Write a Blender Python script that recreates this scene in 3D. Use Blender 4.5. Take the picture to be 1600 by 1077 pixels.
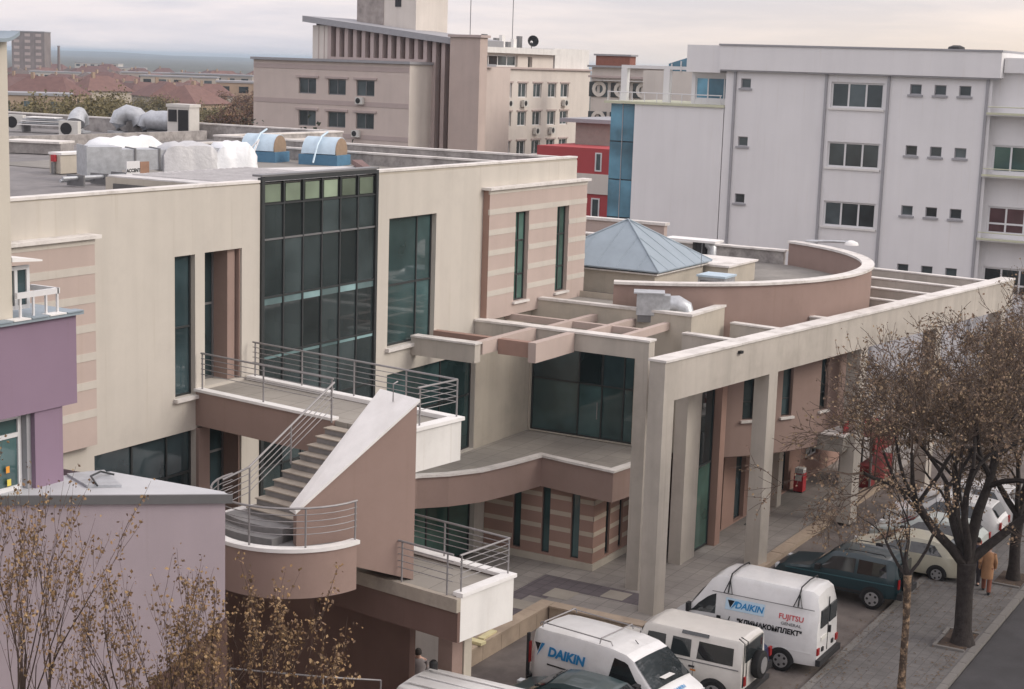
import bpy, bmesh, math, random
from mathutils import Vector, Matrix

scene = bpy.context.scene
for o in list(bpy.data.objects):
    bpy.data.objects.remove(o, do_unlink=True)
COL = scene.collection
R = math.radians
PI = math.pi

# ------------------------------------------------------------------ camera
# World axes: X runs along the main facade away from the camera, Y runs from the street into the site.
CAM_Z = 17.0
PITCH, ROLL, HEAD = R(9.8985), R(1.8451), R(29.5206)
def _cam():
    cd = bpy.data.cameras.new('camera')
    cd.sensor_width = 36.0
    cd.lens = 2506.7 / 1600.0 * 36.0
    cd.clip_start = 0.5
    cd.clip_end = 60000
    ob = bpy.data.objects.new('camera', cd)
    COL.objects.link(ob)
    # local frame: x right, y forward, z up -> building axes
    def b(p):
        x, y, z = p
        s, c = math.sin(HEAD), math.cos(HEAD)
        return Vector((x * s + y * c, -x * c + y * s, z))
    f = Vector((0, math.cos(PITCH), -math.sin(PITCH)))
    rt = Vector((1, 0, 0)); up = rt.cross(f)
    r2 = math.cos(ROLL) * rt + math.sin(ROLL) * up
    u2 = -math.sin(ROLL) * rt + math.cos(ROLL) * up
    X, Y, Z = b(r2), b(u2), -b(f)
    m = Matrix(((X.x, Y.x, Z.x, 0), (X.y, Y.y, Z.y, 0), (X.z, Y.z, Z.z, CAM_Z), (0, 0, 0, 1)))
    ob.matrix_world = m
    scene.camera = ob
_cam()

# ------------------------------------------------------------------ sky, sun, exposure
SUN_AZ = R(-72.0)      # direction the light comes from, measured from +X towards +Y (street side)
SUN_EL = R(32.0)
w = bpy.data.worlds.new('World')
scene.world = w
w.use_nodes = True
nt = w.node_tree
for n in list(nt.nodes):
    nt.nodes.remove(n)
N = nt.nodes.new; Lk = nt.links.new
out = N('ShaderNodeOutputWorld')
sky = N('ShaderNodeTexSky'); sky.sky_type = 'NISHITA'; sky.sun_disc = False
sky.sun_elevation = SUN_EL; sky.sun_rotation = PI / 2 - SUN_AZ
sky.air_density = 1.5; sky.dust_density = 3.0
bg1 = N('ShaderNodeBackground'); bg1.inputs[1].default_value = 0.09
Lk(sky.outputs[0], bg1.inputs[0])
# cloud layer covering the whole dome
tc = N('ShaderNodeTexCoord')
mp = N('ShaderNodeMapping'); mp.inputs['Scale'].default_value = (2.4, 2.4, 22.0)
Lk(tc.outputs['Generated'], mp.inputs[0])
nz = N('ShaderNodeTexNoise'); nz.inputs['Scale'].default_value = 2.0; nz.inputs['Detail'].default_value = 7.0
nz.inputs['Roughness'].default_value = 0.62; nz.inputs['Distortion'].default_value = 0.25
Lk(mp.outputs[0], nz.inputs['Vector'])
rp = N('ShaderNodeValToRGB')
rp.color_ramp.elements[0].position = 0.36; rp.color_ramp.elements[0].color = (0.60, 0.595, 0.665, 1)
rp.color_ramp.elements[1].position = 0.62; rp.color_ramp.elements[1].color = (0.825, 0.76, 0.775, 1)
Lk(nz.outputs[0], rp.inputs[0])
# warm glow on the side of the veiled sun
geo = N('ShaderNodeNewGeometry')
dt = N('ShaderNodeVectorMath'); dt.operation = 'DOT_PRODUCT'
Lk(tc.outputs['Generated'], dt.inputs[0])
dt.inputs[1].default_value = (math.cos(SUN_AZ), math.sin(SUN_AZ), 0.0)
mr = N('ShaderNodeMapRange'); mr.inputs['From Min'].default_value = -0.35; mr.inputs['From Max'].default_value = 0.18
Lk(dt.outputs['Value'], mr.inputs['Value'])
sepz = N('ShaderNodeSeparateXYZ'); Lk(tc.outputs['Generated'], sepz.inputs[0])
mz = N('ShaderNodeMapRange'); mz.inputs['From Min'].default_value = 0.0; mz.inputs['From Max'].default_value = 0.055
mz.inputs['To Min'].default_value = 1.0; mz.inputs['To Max'].default_value = 0.15
Lk(sepz.outputs[2], mz.inputs['Value'])
mu = N('ShaderNodeMath'); mu.operation = 'MULTIPLY'
Lk(mr.outputs[0], mu.inputs[0]); Lk(mz.outputs[0], mu.inputs[1])
mx = N('ShaderNodeMix'); mx.data_type = 'RGBA'
Lk(mu.outputs[0], mx.inputs['Factor']); Lk(rp.outputs[0], mx.inputs['A'])
mx.inputs['B'].default_value = (0.97, 0.78, 0.58, 1)
bg2 = N('ShaderNodeBackground'); bg2.inputs[1].default_value = 1.12
# an overcast dome is brighter overhead than at the horizon
mh = N('ShaderNodeMapRange'); mh.inputs['From Min'].default_value = 0.0; mh.inputs['From Max'].default_value = 0.7
mh.inputs['To Min'].default_value = 0.80; mh.inputs['To Max'].default_value = 1.20
Lk(sepz.outputs[2], mh.inputs['Value'])
vm = N('ShaderNodeVectorMath'); vm.operation = 'SCALE'
Lk(mx.outputs['Result'], vm.inputs[0]); Lk(mh.outputs[0], vm.inputs['Scale'])
Lk(vm.outputs[0], bg2.inputs[0])
ms = N('ShaderNodeMixShader'); ms.inputs[0].default_value = 0.88
Lk(bg1.outputs[0], ms.inputs[1]); Lk(bg2.outputs[0], ms.inputs[2]); Lk(ms.outputs[0], out.inputs[0])

sl = bpy.data.lights.new('sun', 'SUN')
sl.energy = 1.15; sl.angle = R(24); sl.color = (1.0, 0.93, 0.84)
so = bpy.data.objects.new('sun', sl); COL.objects.link(so)
d = Vector((math.cos(SUN_EL) * math.cos(SUN_AZ), math.cos(SUN_EL) * math.sin(SUN_AZ), math.sin(SUN_EL)))
so.rotation_euler = (-d).to_track_quat('-Z', 'Y').to_euler()
so.location = (40, -20, 80)

vs = scene.view_settings
vs.view_transform = 'Standard'; vs.look = 'None'; vs.exposure = 0.46; vs.gamma = 1.0
vs.use_curve_mapping = False
scene.render.engine = 'CYCLES'
scene.cycles.max_bounces = 8
scene.cycles.transparent_max_bounces = 12
scene.cycles.volume_bounces = 1

# ------------------------------------------------------------------ materials
MATS = {}
def mat(name, col, rough=0.85, var=0.10, scale=3.0, bump=0.0, bscale=60.0, metal=0.0, spec=0.3,
        streak=0.0, stain=None, stain_amt=0.0, stain_scale=0.6, coat=0.0, tile=None, emit=None):
    """plain procedural surface: base colour with soft mottling, rain streaks, stains and fine relief"""
    if name in MATS:
        return MATS[name]
    m = bpy.data.materials.new(name); m.use_nodes = True
    t = m.node_tree; bs = t.nodes['Principled BSDF']
    n = t.nodes.new; l = t.links.new
    bs.inputs['Roughness'].default_value = rough
    bs.inputs['Metallic'].default_value = metal
    bs.inputs['Specular IOR Level'].default_value = spec
    bs.inputs['Coat Weight'].default_value = coat
    c = (col[0], col[1], col[2], 1)
    co = n('ShaderNodeTexCoord')
    cur = None
    if var > 0:
        nz = n('ShaderNodeTexNoise'); nz.inputs['Scale'].default_value = scale
        nz.inputs['Detail'].default_value = 6; nz.inputs['Roughness'].default_value = 0.65
        l(co.outputs['Object'], nz.inputs['Vector'])
        rp = n('ShaderNodeValToRGB')
        a, b = 1 - var * 1.4, 1 + var * 0.7
        rp.color_ramp.elements[0].position = 0.3; rp.color_ramp.elements[0].color = (col[0] * a, col[1] * a, col[2] * a, 1)
        rp.color_ramp.elements[1].position = 0.7; rp.color_ramp.elements[1].color = (min(1, col[0] * b), min(1, col[1] * b), min(1, col[2] * b), 1)
        l(nz.outputs[0], rp.inputs[0]); cur = rp.outputs[0]
    if tile:
        tb = n('ShaderNodeTexBrick')
        tb.inputs['Scale'].default_value = 1.0
        tb.inputs['Brick Width'].default_value = tile[0]; tb.inputs['Row Height'].default_value = tile[1]
        tb.inputs['Mortar Size'].default_value = tile[2]; tb.offset = tile[3]
        tb.inputs['Color1'].default_value = (1, 1, 1, 1); tb.inputs['Color2'].default_value = (0.86, 0.86, 0.86, 1)
        tb.inputs['Mortar'].default_value = (0.6, 0.6, 0.6, 1)
        l(co.outputs['Object'], tb.inputs['Vector'])
        mm = n('ShaderNodeMix'); mm.data_type = 'RGBA'; mm.blend_type = 'MULTIPLY'; mm.inputs['Factor'].default_value = 1
        if cur: l(cur, mm.inputs['A'])
        else: mm.inputs['A'].default_value = c
        l(tb.outputs['Color'], mm.inputs['B']); cur = mm.outputs['Result']
    if streak > 0:
        mp = n('ShaderNodeMapping'); mp.inputs['Scale'].default_value = (1.6, 1.6, 0.10)
        l(co.outputs['Object'], mp.inputs[0])
        nz = n('ShaderNodeTexNoise'); nz.inputs['Scale'].default_value = 1.0; nz.inputs['Detail'].default_value = 5
        l(mp.outputs[0], nz.inputs['Vector'])
        rp = n('ShaderNodeValToRGB')
        rp.color_ramp.elements[0].position = 0.28; rp.color_ramp.elements[0].color = (1 - streak, 1 - streak, 1 - streak, 1)
        rp.color_ramp.elements[1].position = 0.58; rp.color_ramp.elements[1].color = (1, 1, 1, 1)
        l(nz.outputs[0], rp.inputs[0])
        mm = n('ShaderNodeMix'); mm.data_type = 'RGBA'; mm.blend_type = 'MULTIPLY'; mm.inputs['Factor'].default_value = 1
        if cur: l(cur, mm.inputs['A'])
        else: mm.inputs['A'].default_value = c
        l(rp.outputs[0], mm.inputs['B']); cur = mm.outputs['Result']
    if streak > 0:      # sparse drip marks
        mp = n('ShaderNodeMapping'); mp.inputs['Scale'].default_value = (7.0, 7.0, 0.28)
        l(co.outputs['Object'], mp.inputs[0])
        nz = n('ShaderNodeTexNoise'); nz.inputs['Scale'].default_value = 1.0; nz.inputs['Detail'].default_value = 4
        l(mp.outputs[0], nz.inputs['Vector'])
        rp = n('ShaderNodeValToRGB')
        rp.color_ramp.elements[0].position = 0.60; rp.color_ramp.elements[0].color = (1, 1, 1, 1)
        k_ = 1 - min(0.2, streak * 0.8)
        rp.color_ramp.elements[1].position = 0.74; rp.color_ramp.elements[1].color = (k_, k_ * 0.99, k_ * 0.97, 1)
        l(nz.outputs[0], rp.inputs[0])
        mm = n('ShaderNodeMix'); mm.data_type = 'RGBA'; mm.blend_type = 'MULTIPLY'; mm.inputs['Factor'].default_value = 1
        l(cur, mm.inputs['A']) if cur else None
        if not cur: mm.inputs['A'].default_value = c
        l(rp.outputs[0], mm.inputs['B']); cur = mm.outputs['Result']
    if stain is not None:
        nz = n('ShaderNodeTexNoise'); nz.inputs['Scale'].default_value = stain_scale; nz.inputs['Detail'].default_value = 8
        nz.inputs['Roughness'].default_value = 0.7
        l(co.outputs['Object'], nz.inputs['Vector'])
        rp = n('ShaderNodeValToRGB'); rp.color_ramp.elements[0].position = 0.48; rp.color_ramp.elements[0].color = (0, 0, 0, 1)
        rp.color_ramp.elements[1].position = 0.66; rp.color_ramp.elements[1].color = (stain_amt, stain_amt, stain_amt, 1)
        l(nz.outputs[0], rp.inputs[0])
        mm = n('ShaderNodeMix'); mm.data_type = 'RGBA'
        l(rp.outputs[0], mm.inputs['Factor'])
        if cur: l(cur, mm.inputs['A'])
        else: mm.inputs['A'].default_value = c
        mm.inputs['B'].default_value = (stain[0], stain[1], stain[2], 1); cur = mm.outputs['Result']
    if cur: l(cur, bs.inputs['Base Color'])
    else: bs.inputs['Base Color'].default_value = c
    if bump > 0:
        nb = n('ShaderNodeTexNoise'); nb.inputs['Scale'].default_value = bscale; nb.inputs['Detail'].default_value = 3
        l(co.outputs['Object'], nb.inputs['Vector'])
        bp = n('ShaderNodeBump'); bp.inputs['Strength'].default_value = bump; bp.inputs['Distance'].default_value = 0.02
        l(nb.outputs[0], bp.inputs['Height']); l(bp.outputs[0], bs.inputs['Normal'])
    if emit:
        bs.inputs['Emission Color'].default_value = (emit[0], emit[1], emit[2], 1); bs.inputs['Emission Strength'].default_value = emit[3]
    MATS[name] = m
    return m

def glass(name, tint, trans=0.0, rough=0.04, base=None, wob=0.02):
    """window glass: a reflecting coat over dark tint, partly see-through"""
    if name in MATS: return MATS[name]
    m = bpy.data.materials.new(name); m.use_nodes = True
    t = m.node_tree; bs = t.nodes['Principled BSDF']; n = t.nodes.new; l = t.links.new
    base = base or tint
    co = n('ShaderNodeTexCoord')
    nz = n('ShaderNodeTexNoise'); nz.inputs['Scale'].default_value = 0.55; nz.inputs['Detail'].default_value = 3
    l(co.outputs['Object'], nz.inputs['Vector'])
    rp = n('ShaderNodeValToRGB')
    rp.color_ramp.elements[0].position = 0.35; rp.color_ramp.elements[0].color = tuple(x * 0.6 for x in base) + (1,)
    rp.color_ramp.elements[1].position = 0.7; rp.color_ramp.elements[1].color = tuple(x * 1.35 for x in base) + (1,)
    l(nz.outputs[0], rp.inputs[0])
    oi_ = n('ShaderNodeObjectInfo'); rr_ = n('ShaderNodeMapRange')      # random base-colour scale per pane imitates differing reflections and rooms
    rr_.inputs['To Min'].default_value = 0.55; rr_.inputs['To Max'].default_value = 1.9
    l(oi_.outputs['Random'], rr_.inputs['Value'])
    vm_ = n('ShaderNodeVectorMath'); vm_.operation = 'SCALE'
    l(rp.outputs[0], vm_.inputs[0]); l(rr_.outputs[0], vm_.inputs['Scale']); l(vm_.outputs[0], bs.inputs['Base Color'])
    bs.inputs['Roughness'].default_value = rough; bs.inputs['IOR'].default_value = 1.5
    bs.inputs['Specular IOR Level'].default_value = 0.85
    bp = n('ShaderNodeBump'); bp.inputs['Strength'].default_value = wob; bp.inputs['Distance'].default_value = 0.05
    l(nz.outputs[0], bp.inputs['Height']); l(bp.outputs[0], bs.inputs['Normal'])
    if trans > 0:
        tr = n('ShaderNodeBsdfTransparent'); tr.inputs[0].default_value = tuple(min(1, x) for x in tint) + (1,)
        mxs = n('ShaderNodeMixShader'); mxs.inputs[0].default_value = trans
        o = t.nodes['Material Output']
        l(bs.outputs[0], mxs.inputs[1]); l(tr.outputs[0], mxs.inputs[2]); l(mxs.outputs[0], o.inputs[0])
    MATS[name] = m
    return m

cream = mat('cream_render', (0.585, 0.548, 0.492), 0.9, 0.06, 0.5, 0.25, 120, streak=0.08, stain=(0.45, 0.42, 0.38), stain_amt=0.55, stain_scale=0.5)
cream_d = mat('cream_render_weathered', (0.52, 0.475, 0.405), 0.9, 0.06, 0.6, 0.25, 120, streak=0.10, stain=(0.3, 0.28, 0.24), stain_amt=0.4, stain_scale=0.4)
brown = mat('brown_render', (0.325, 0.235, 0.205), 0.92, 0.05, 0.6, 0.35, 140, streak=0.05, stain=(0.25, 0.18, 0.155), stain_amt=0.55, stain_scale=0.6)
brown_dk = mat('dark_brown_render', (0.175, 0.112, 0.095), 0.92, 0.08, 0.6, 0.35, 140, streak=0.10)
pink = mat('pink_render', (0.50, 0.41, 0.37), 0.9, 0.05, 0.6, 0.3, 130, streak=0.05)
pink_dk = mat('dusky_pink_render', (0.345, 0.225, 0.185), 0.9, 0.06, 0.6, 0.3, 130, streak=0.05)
conc = mat('colonnade_render', (0.52, 0.48, 0.43), 0.92, 0.06, 0.7, 0.3, 110, streak=0.16, stain=(0.33, 0.30, 0.265), stain_amt=0.4, stain_scale=0.5)
coping_m = mat('pale_coping', (0.72, 0.69, 0.66), 0.8, 0.08, 1.5, 0.2, 60, stain=(0.36, 0.33, 0.30), stain_amt=0.55, stain_scale=1.2)
white_cope = mat('white_stone_coping', (0.80, 0.79, 0.78), 0.75, 0.05, 2.0, 0.1, 60, stain=(0.6, 0.58, 0.55), stain_amt=0.3)
white_paint = mat('white_render', (0.74, 0.73, 0.71), 0.88, 0.05, 0.8, 0.2, 100, streak=0.10, stain=(0.5, 0.48, 0.46), stain_amt=0.3)
roofing = mat('bitumen_roof', (0.21, 0.20, 0.20), 0.9, 0.2, 0.8, 0.3, 40, stain=(0.30, 0.28, 0.28), stain_amt=0.6, stain_scale=0.5)
roof_pale = mat('pale_roof', (0.27, 0.255, 0.235), 0.9, 0.14, 0.8, 0.3, 40, stain=(0.17, 0.16, 0.15), stain_amt=0.6, stain_scale=0.45)
terr_m = mat('terrace_paving', (0.37, 0.345, 0.31), 0.9, 0.12, 1.2, 0.2, 40, stain=(0.20, 0.185, 0.165), stain_amt=0.6, stain_scale=0.6, tile=(0.8, 0.8, 0.012, 0.0))
steel = mat('brushed_steel', (0.30, 0.29, 0.295), 0.55, 0.06, 4, metal=0.35, spec=0.4)
alu = mat('grey_frame', (0.20, 0.20, 0.205), 0.45, 0.04, 4, metal=0.3)
alu_dk = mat('dark_frame', (0.055, 0.06, 0.062), 0.45, 0.04, 4, metal=0.3)
alu_white = mat('white_frame', (0.68, 0.68, 0.69), 0.5, 0.03, 4)
galv = mat('galvanised_sheet', (0.50, 0.52, 0.545), 0.42, 0.16, 5, metal=0.55, spec=0.5)
zinc = mat('blue_grey_sheet_roof', (0.31, 0.37, 0.42), 0.55, 0.07, 0.7, metal=0.15, streak=0.06)
paving = mat('plaza_paving', (0.35, 0.325, 0.30), 0.9, 0.10, 0.8, 0.2, 30, stain=(0.19, 0.175, 0.165), stain_amt=0.55, stain_scale=0.35, tile=(0.6, 0.6, 0.012, 0.0))
paving_dk = mat('plum_grey_paving', (0.165, 0.145, 0.155), 0.9, 0.12, 0.9, 0.2, 30, tile=(0.4, 0.4, 0.012, 0.0))
parking_m = mat('parking_asphalt', (0.175, 0.152, 0.14), 0.93, 0.2, 1.0, 0.4, 60, stain=(0.095, 0.083, 0.078), stain_amt=0.7, stain_scale=0.35)
walk_m = mat('footway_paving', (0.165, 0.157, 0.154), 0.92, 0.12, 1.0, 0.3, 60, stain=(0.10, 0.095, 0.092), stain_amt=0.5, stain_scale=0.4, tile=(0.3, 0.3, 0.010, 0.5))
road_m = mat('asphalt', (0.070, 0.068, 0.072), 0.9, 0.15, 1.0, 0.4, 80, stain=(0.05, 0.048, 0.05), stain_amt=0.5, stain_scale=0.3)
kerb_m = mat('kerb_stone', (0.20, 0.19, 0.18), 0.9, 0.12, 2.0, 0.3, 60, stain=(0.10, 0.09, 0.085), stain_amt=0.5)
lowwall_m = mat('beige_stone', (0.43, 0.345, 0.265), 0.9, 0.12, 1.5, 0.3, 60, stain=(0.26, 0.21, 0.165), stain_amt=0.5, stain_scale=0.9)
purple = mat('lilac_render', (0.49, 0.415, 0.45), 0.92, 0.05, 0.6, 0.35, 130, streak=0.06, stain=(0.40, 0.34, 0.37), stain_amt=0.5, stain_scale=0.6)
purple_dk = mat('purple_render', (0.27, 0.195, 0.265), 0.92, 0.04, 0.6, 0.35, 130, streak=0.05)
ivory = mat('ivory_render', (0.58, 0.54, 0.47), 0.9, 0.05, 0.5, 0.2, 120, streak=0.08)
grey_wall = mat('pale_grey_render', (0.73, 0.725, 0.735), 0.9, 0.03, 0.3, 0.15, 80, streak=0.045)
grey_trim = mat('grey_trim', (0.33, 0.33, 0.35), 0.7, 0.05)
far_beige = mat('far_beige_render', (0.60, 0.515, 0.47), 0.9, 0.05, 0.4, streak=0.05)
far_cream = mat('far_cream_render', (0.66, 0.61, 0.56), 0.9, 0.05, 0.4, streak=0.06)
far_band = mat('far_mauve_band', (0.47, 0.39, 0.37), 0.9, 0.05, 0.4)
black = mat('black_rubber', (0.018, 0.018, 0.019), 0.75, 0.1, 4)
dark_pl = mat('dark_plastic', (0.03, 0.03, 0.032), 0.55, 0.1, 4)
g_dark = glass('dark_teal_glass', (0.026, 0.044, 0.050), 0.0, wob=0.08)
g_teal = glass('teal_glass', (0.045, 0.085, 0.088), 0.0, wob=0.12)
g_green = glass('green_tint_glass', (0.05, 0.10, 0.085), 0.0)
g_curtain = glass('curtain_wall_glass', (0.50, 0.60, 0.60), 0.40, base=(0.060, 0.078, 0.082))
g_blue = glass('blue_glass', (0.09, 0.215, 0.30), 0.0, rough=0.12)
g_far = glass('far_window_glass', (0.045, 0.058, 0.062), 0.0, rough=0.1)
g_car = glass('car_glass', (0.018, 0.022, 0.024), 0.0, rough=0.03)

# ------------------------------------------------------------------ geometry helpers
TH = R(7.5412)
def ST(s, t):                # grid of the staircase and the colonnade, turned 7.5 degrees from the facade
    return (s * math.cos(TH) + t * math.sin(TH), -s * math.sin(TH) + t * math.cos(TH))
def UV(u, v): return (u, v)

class MB:
    def __init__(self): self.v = []; self.f = []
    def add(self, vs, fs):
        o = len(self.v); self.v += [tuple(p) for p in vs]; self.f += [tuple(i + o for i in f) for f in fs]; return self
    def box(self, x0, x1, y0, y1, z0, z1, fr=UV):
        c = [fr(x0, y0), fr(x1, y0), fr(x1, y1), fr(x0, y1)]
        vs = [(a, b, z0) for a, b in c] + [(a, b, z1) for a, b in c]
        return self.add(vs, [(3, 2, 1, 0), (4, 5, 6, 7), (0, 1, 5, 4), (1, 2, 6, 5), (2, 3, 7, 6), (3, 0, 4, 7)])
    def prism(self, poly, z0, z1, fr=UV):
        """poly counter-clockwise in plan; z0/z1 a number or a list per corner"""
        n = len(poly); P = [fr(*p[:2]) for p in poly]
        a = z0 if hasattr(z0, '__len__') else [z0] * n
        b = z1 if hasattr(z1, '__len__') else [z1] * n
        vs = [(P[i][0], P[i][1], a[i]) for i in range(n)] + [(P[i][0], P[i][1], b[i]) for i in range(n)]
        fs = [tuple(range(n - 1, -1, -1)), tuple(range(n, 2 * n))]
        fs += [(i, (i + 1) % n, n + (i + 1) % n, n + i) for i in range(n)]
        return self.add(vs, fs)
    def band(self, pts, wdt, z0, z1, fr=UV, closed=False):
        """a strip of given width centred on a plan polyline"""
        P = [Vector(fr(*p)) for p in pts]; n = len(P); L = []; Rr = []
        for i in range(n):
            if closed: a, b = P[i - 1], P[(i + 1) % n]
            else: a, b = P[max(0, i - 1)], P[min(n - 1, i + 1)]
            if not closed and 0 < i < n - 1:
                d1 = (P[i] - P[i - 1]).normalized(); d2 = (P[i + 1] - P[i]).normalized()
                t = (d1 + d2).normalized(); k = 1 / max(0.4, t.dot(d1))
            else:
                t = (b - a).normalized(); k = 1
            nn = Vector((-t.y, t.x)) * wdt / 2 * k
            L.append(P[i] + nn); Rr.append(P[i] - nn)
        vs = []
        for i in range(n):
            vs += [(L[i].x, L[i].y, z0), (Rr[i].x, Rr[i].y, z0), (Rr[i].x, Rr[i].y, z1), (L[i].x, L[i].y, z1)]
        fs = []
        m = n if closed else n - 1
        for i in range(m):
            a = 4 * i; b = 4 * ((i + 1) % n)
            fs += [(a + 1, b + 1, b + 2, a + 2), (b, a, a + 3, b + 3), (a + 3, a + 2, b + 2, b + 3), (a, b, b + 1, a + 1)]
        if not closed:
            fs += [(0, 1, 2, 3), (4 * (n - 1) + 3, 4 * (n - 1) + 2, 4 * (n - 1) + 1, 4 * (n - 1))]
        return self.add(vs, fs)
    def tube(self, pts, r, n=6, cap=True):
        P = [Vector(p) for p in pts]; m = len(P)
        rr = r if hasattr(r, '__len__') else [r] * m
        vs = []; fs = []
        for i in range(m):
            t = (P[min(i + 1, m - 1)] - P[max(i - 1, 0)])
            if t.length < 1e-9: t = Vector((0, 0, 1))
            t.normalize()
            a = t.cross(Vector((0, 0, 1)))
            if a.length < 0.05: a = t.cross(Vector((1, 0, 0)))
            a.normalize(); b = t.cross(a)
            for k in range(n):
                q = P[i] + (a * math.cos(2 * PI * k / n) + b * math.sin(2 * PI * k / n)) * rr[i]
                vs.append((q.x, q.y, q.z))
        for i in range(m - 1):
            for k in range(n):
                fs.append((i * n + k, i * n + (k + 1) % n, (i + 1) * n + (k + 1) % n, (i + 1) * n + k))
        if cap: fs += [tuple(range(n - 1, -1, -1)), tuple((m - 1) * n + k for k in range(n))]
        return self.add(vs, fs)
    def poly(self, pts): return self.add(pts, [tuple(range(len(pts)))])
    def panel(self, p0, dr, L, z0, z1, holes, depth, thick=0.0):
        """upright wall sheet starting at plan point p0 along dr; outer side is to the right of dr; holes get reveals"""
        d = Vector(dr).normalized(); nrm = Vector((d.y, -d.x)); p0 = Vector(p0)
        xs = sorted(set([0, L] + [round(h[i], 4) for h in holes for i in (0, 1)]))
        zs = sorted(set([z0, z1] + [round(h[i], 4) for h in holes for i in (2, 3)]))
        xs = [x for x in xs if 0 <= x <= L]; zs = [z for z in zs if z0 <= z <= z1]
        P = lambda a, z, q=0.0: (p0.x + d.x * a - nrm.x * q, p0.y + d.y * a - nrm.y * q, z)
        for i in range(len(xs) - 1):
            for j in range(len(zs) - 1):
                cx, cz = (xs[i] + xs[i + 1]) / 2, (zs[j] + zs[j + 1]) / 2
                if any(h[0] < cx < h[1] and h[2] < cz < h[3] for h in holes): continue
                self.poly([P(xs[i], zs[j]), P(xs[i + 1], zs[j]), P(xs[i + 1], zs[j + 1]), P(xs[i], zs[j + 1])])
        for h in holes:
            dp = h[4] if len(h) > 4 else depth
            a, b, c, e = max(0, h[0]), min(L, h[1]), max(z0, h[2]), min(z1, h[3])
            self.poly([P(a, c), P(a, e), P(a, e, dp), P(a, c, dp)])
            self.poly([P(b, e), P(b, c), P(b, c, dp), P(b, e, dp)])
            self.poly([P(a, e), P(b, e), P(b, e, dp), P(a, e, dp)])
            self.poly([P(b, c), P(a, c), P(a, c, dp), P(b, c, dp)])
        return self
    def mesh(self, name, org=(0, 0, 0), smooth=None):
        me = bpy.data.meshes.new(name)
        ox, oy, oz = org
        me.from_pydata([(x - ox, y - oy, z - oz) for x, y, z in self.v], [], self.f)
        me.validate(); me.update()
        if smooth is not None:
            me.polygons.foreach_set('use_smooth', [True] * len(me.polygons))
            if smooth < 180: me.set_sharp_from_angle(angle=R(smooth))
        return me

def thing(name, label, cat, loc=(0, 0, 0), rz=0.0, group=None):
    o = bpy.data.objects.new(name, None); COL.objects.link(o)
    o.empty_display_size = 0.3
    o.location = loc; o.rotation_euler = (0, 0, rz)
    o['label'] = label; o['category'] = cat
    if group: o['group'] = group
    return o
def org_of(o):
    while o.parent: o = o.parent
    return tuple(o.location)
def part(name, mb, m, parent, label=None, world=True, smooth=None, kind=None):
    """one mesh object under a thing or part; world=True: vertices were given in world coordinates"""
    me = mb.mesh(name, org_of(parent) if world else (0, 0, 0), smooth) if isinstance(mb, MB) else mb
    o = bpy.data.objects.new(name, me); COL.objects.link(o)
    if m and not len(me.materials): me.materials.append(m)
    o.parent = parent
    if label: o['label'] = label
    if kind: o['kind'] = kind
    return o
def solo(name, mb, m, label=None, cat=None, group=None, kind=None, smooth=None, base=None):
    base = base or (0, 0, 0)
    me = mb.mesh(name, base, smooth); me.materials.append(m)
    o = bpy.data.objects.new(name, me); COL.objects.link(o); o.location = base
    if label: o['label'] = label; o['category'] = cat
    if group: o['group'] = group
    if kind: o['kind'] = kind
    return o
def copy_tree(o, parent=None):
    c = o.copy(); COL.objects.link(c); c.parent = parent
    for ch in list(o.children): copy_tree(ch, c)
    return c

def window(parent, p0, dr, a0, a1, z0, z1, inset, cols=1, rows=1, fm=None, gm=None, fw=0.05, mats=None, name='window', zsplit=None, asplit=None, gap=None):
    """frame as a part, each pane as a sub-part, set back by inset behind the wall face"""
    fm = fm or alu; gm = gm or g_dark
    d = Vector(dr).normalized(); nrm = Vector((d.y, -d.x)); p0 = Vector(p0)
    def bx(mb, a, b, c, e, q0, q1):
        pts = []
        for z in (c, e):
            for (aa, q) in ((a, q0), (b, q0), (b, q1), (a, q1)):
                pts.append((p0.x + d.x * aa - nrm.x * q, p0.y + d.y * aa - nrm.y * q, z))
        mb.add(pts, [(3, 2, 1, 0), (4, 5, 6, 7), (0, 1, 5, 4), (1, 2, 6, 5), (2, 3, 7, 6), (3, 0, 4, 7)])
    xs = [a0 + (a1 - a0) * i / cols for i in range(cols + 1)] if asplit is None else [a0] + list(asplit) + [a1]
    zs = [z0 + (z1 - z0) * j / rows for j in range(rows + 1)] if zsplit is None else [z0] + list(zsplit) + [z1]
    fr = MB()
    for i, x in enumerate(xs):
        e = fw / 2 if 0 < i < len(xs) - 1 else fw
        lo = x - fw / 2 if 0 < i < len(xs) - 1 else (x if i == 0 else x - fw)
        bx(fr, lo, lo + fw, z0, z1, inset - 0.03, inset + 0.05)
    for j, z in enumerate(zs):
        lo = z - fw / 2 if 0 < j < len(zs) - 1 else (z if j == 0 else z - fw)
        bx(fr, a0 + fw, a1 - fw, lo, lo + fw, inset - 0.027, inset + 0.047)
    w_ = part(name, fr, fm, parent)
    for i in range(len(xs) - 1):
        for j in range(len(zs) - 1):
            g = MB()
            bx(g, xs[i] + fw * 0.4, xs[i + 1] - fw * 0.4, zs[j] + fw * 0.4, zs[j + 1] - fw * 0.4, inset + 0.005, inset + 0.03)
            part('pane', g, mats[j] if mats else gm, w_)
    return w_

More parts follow.
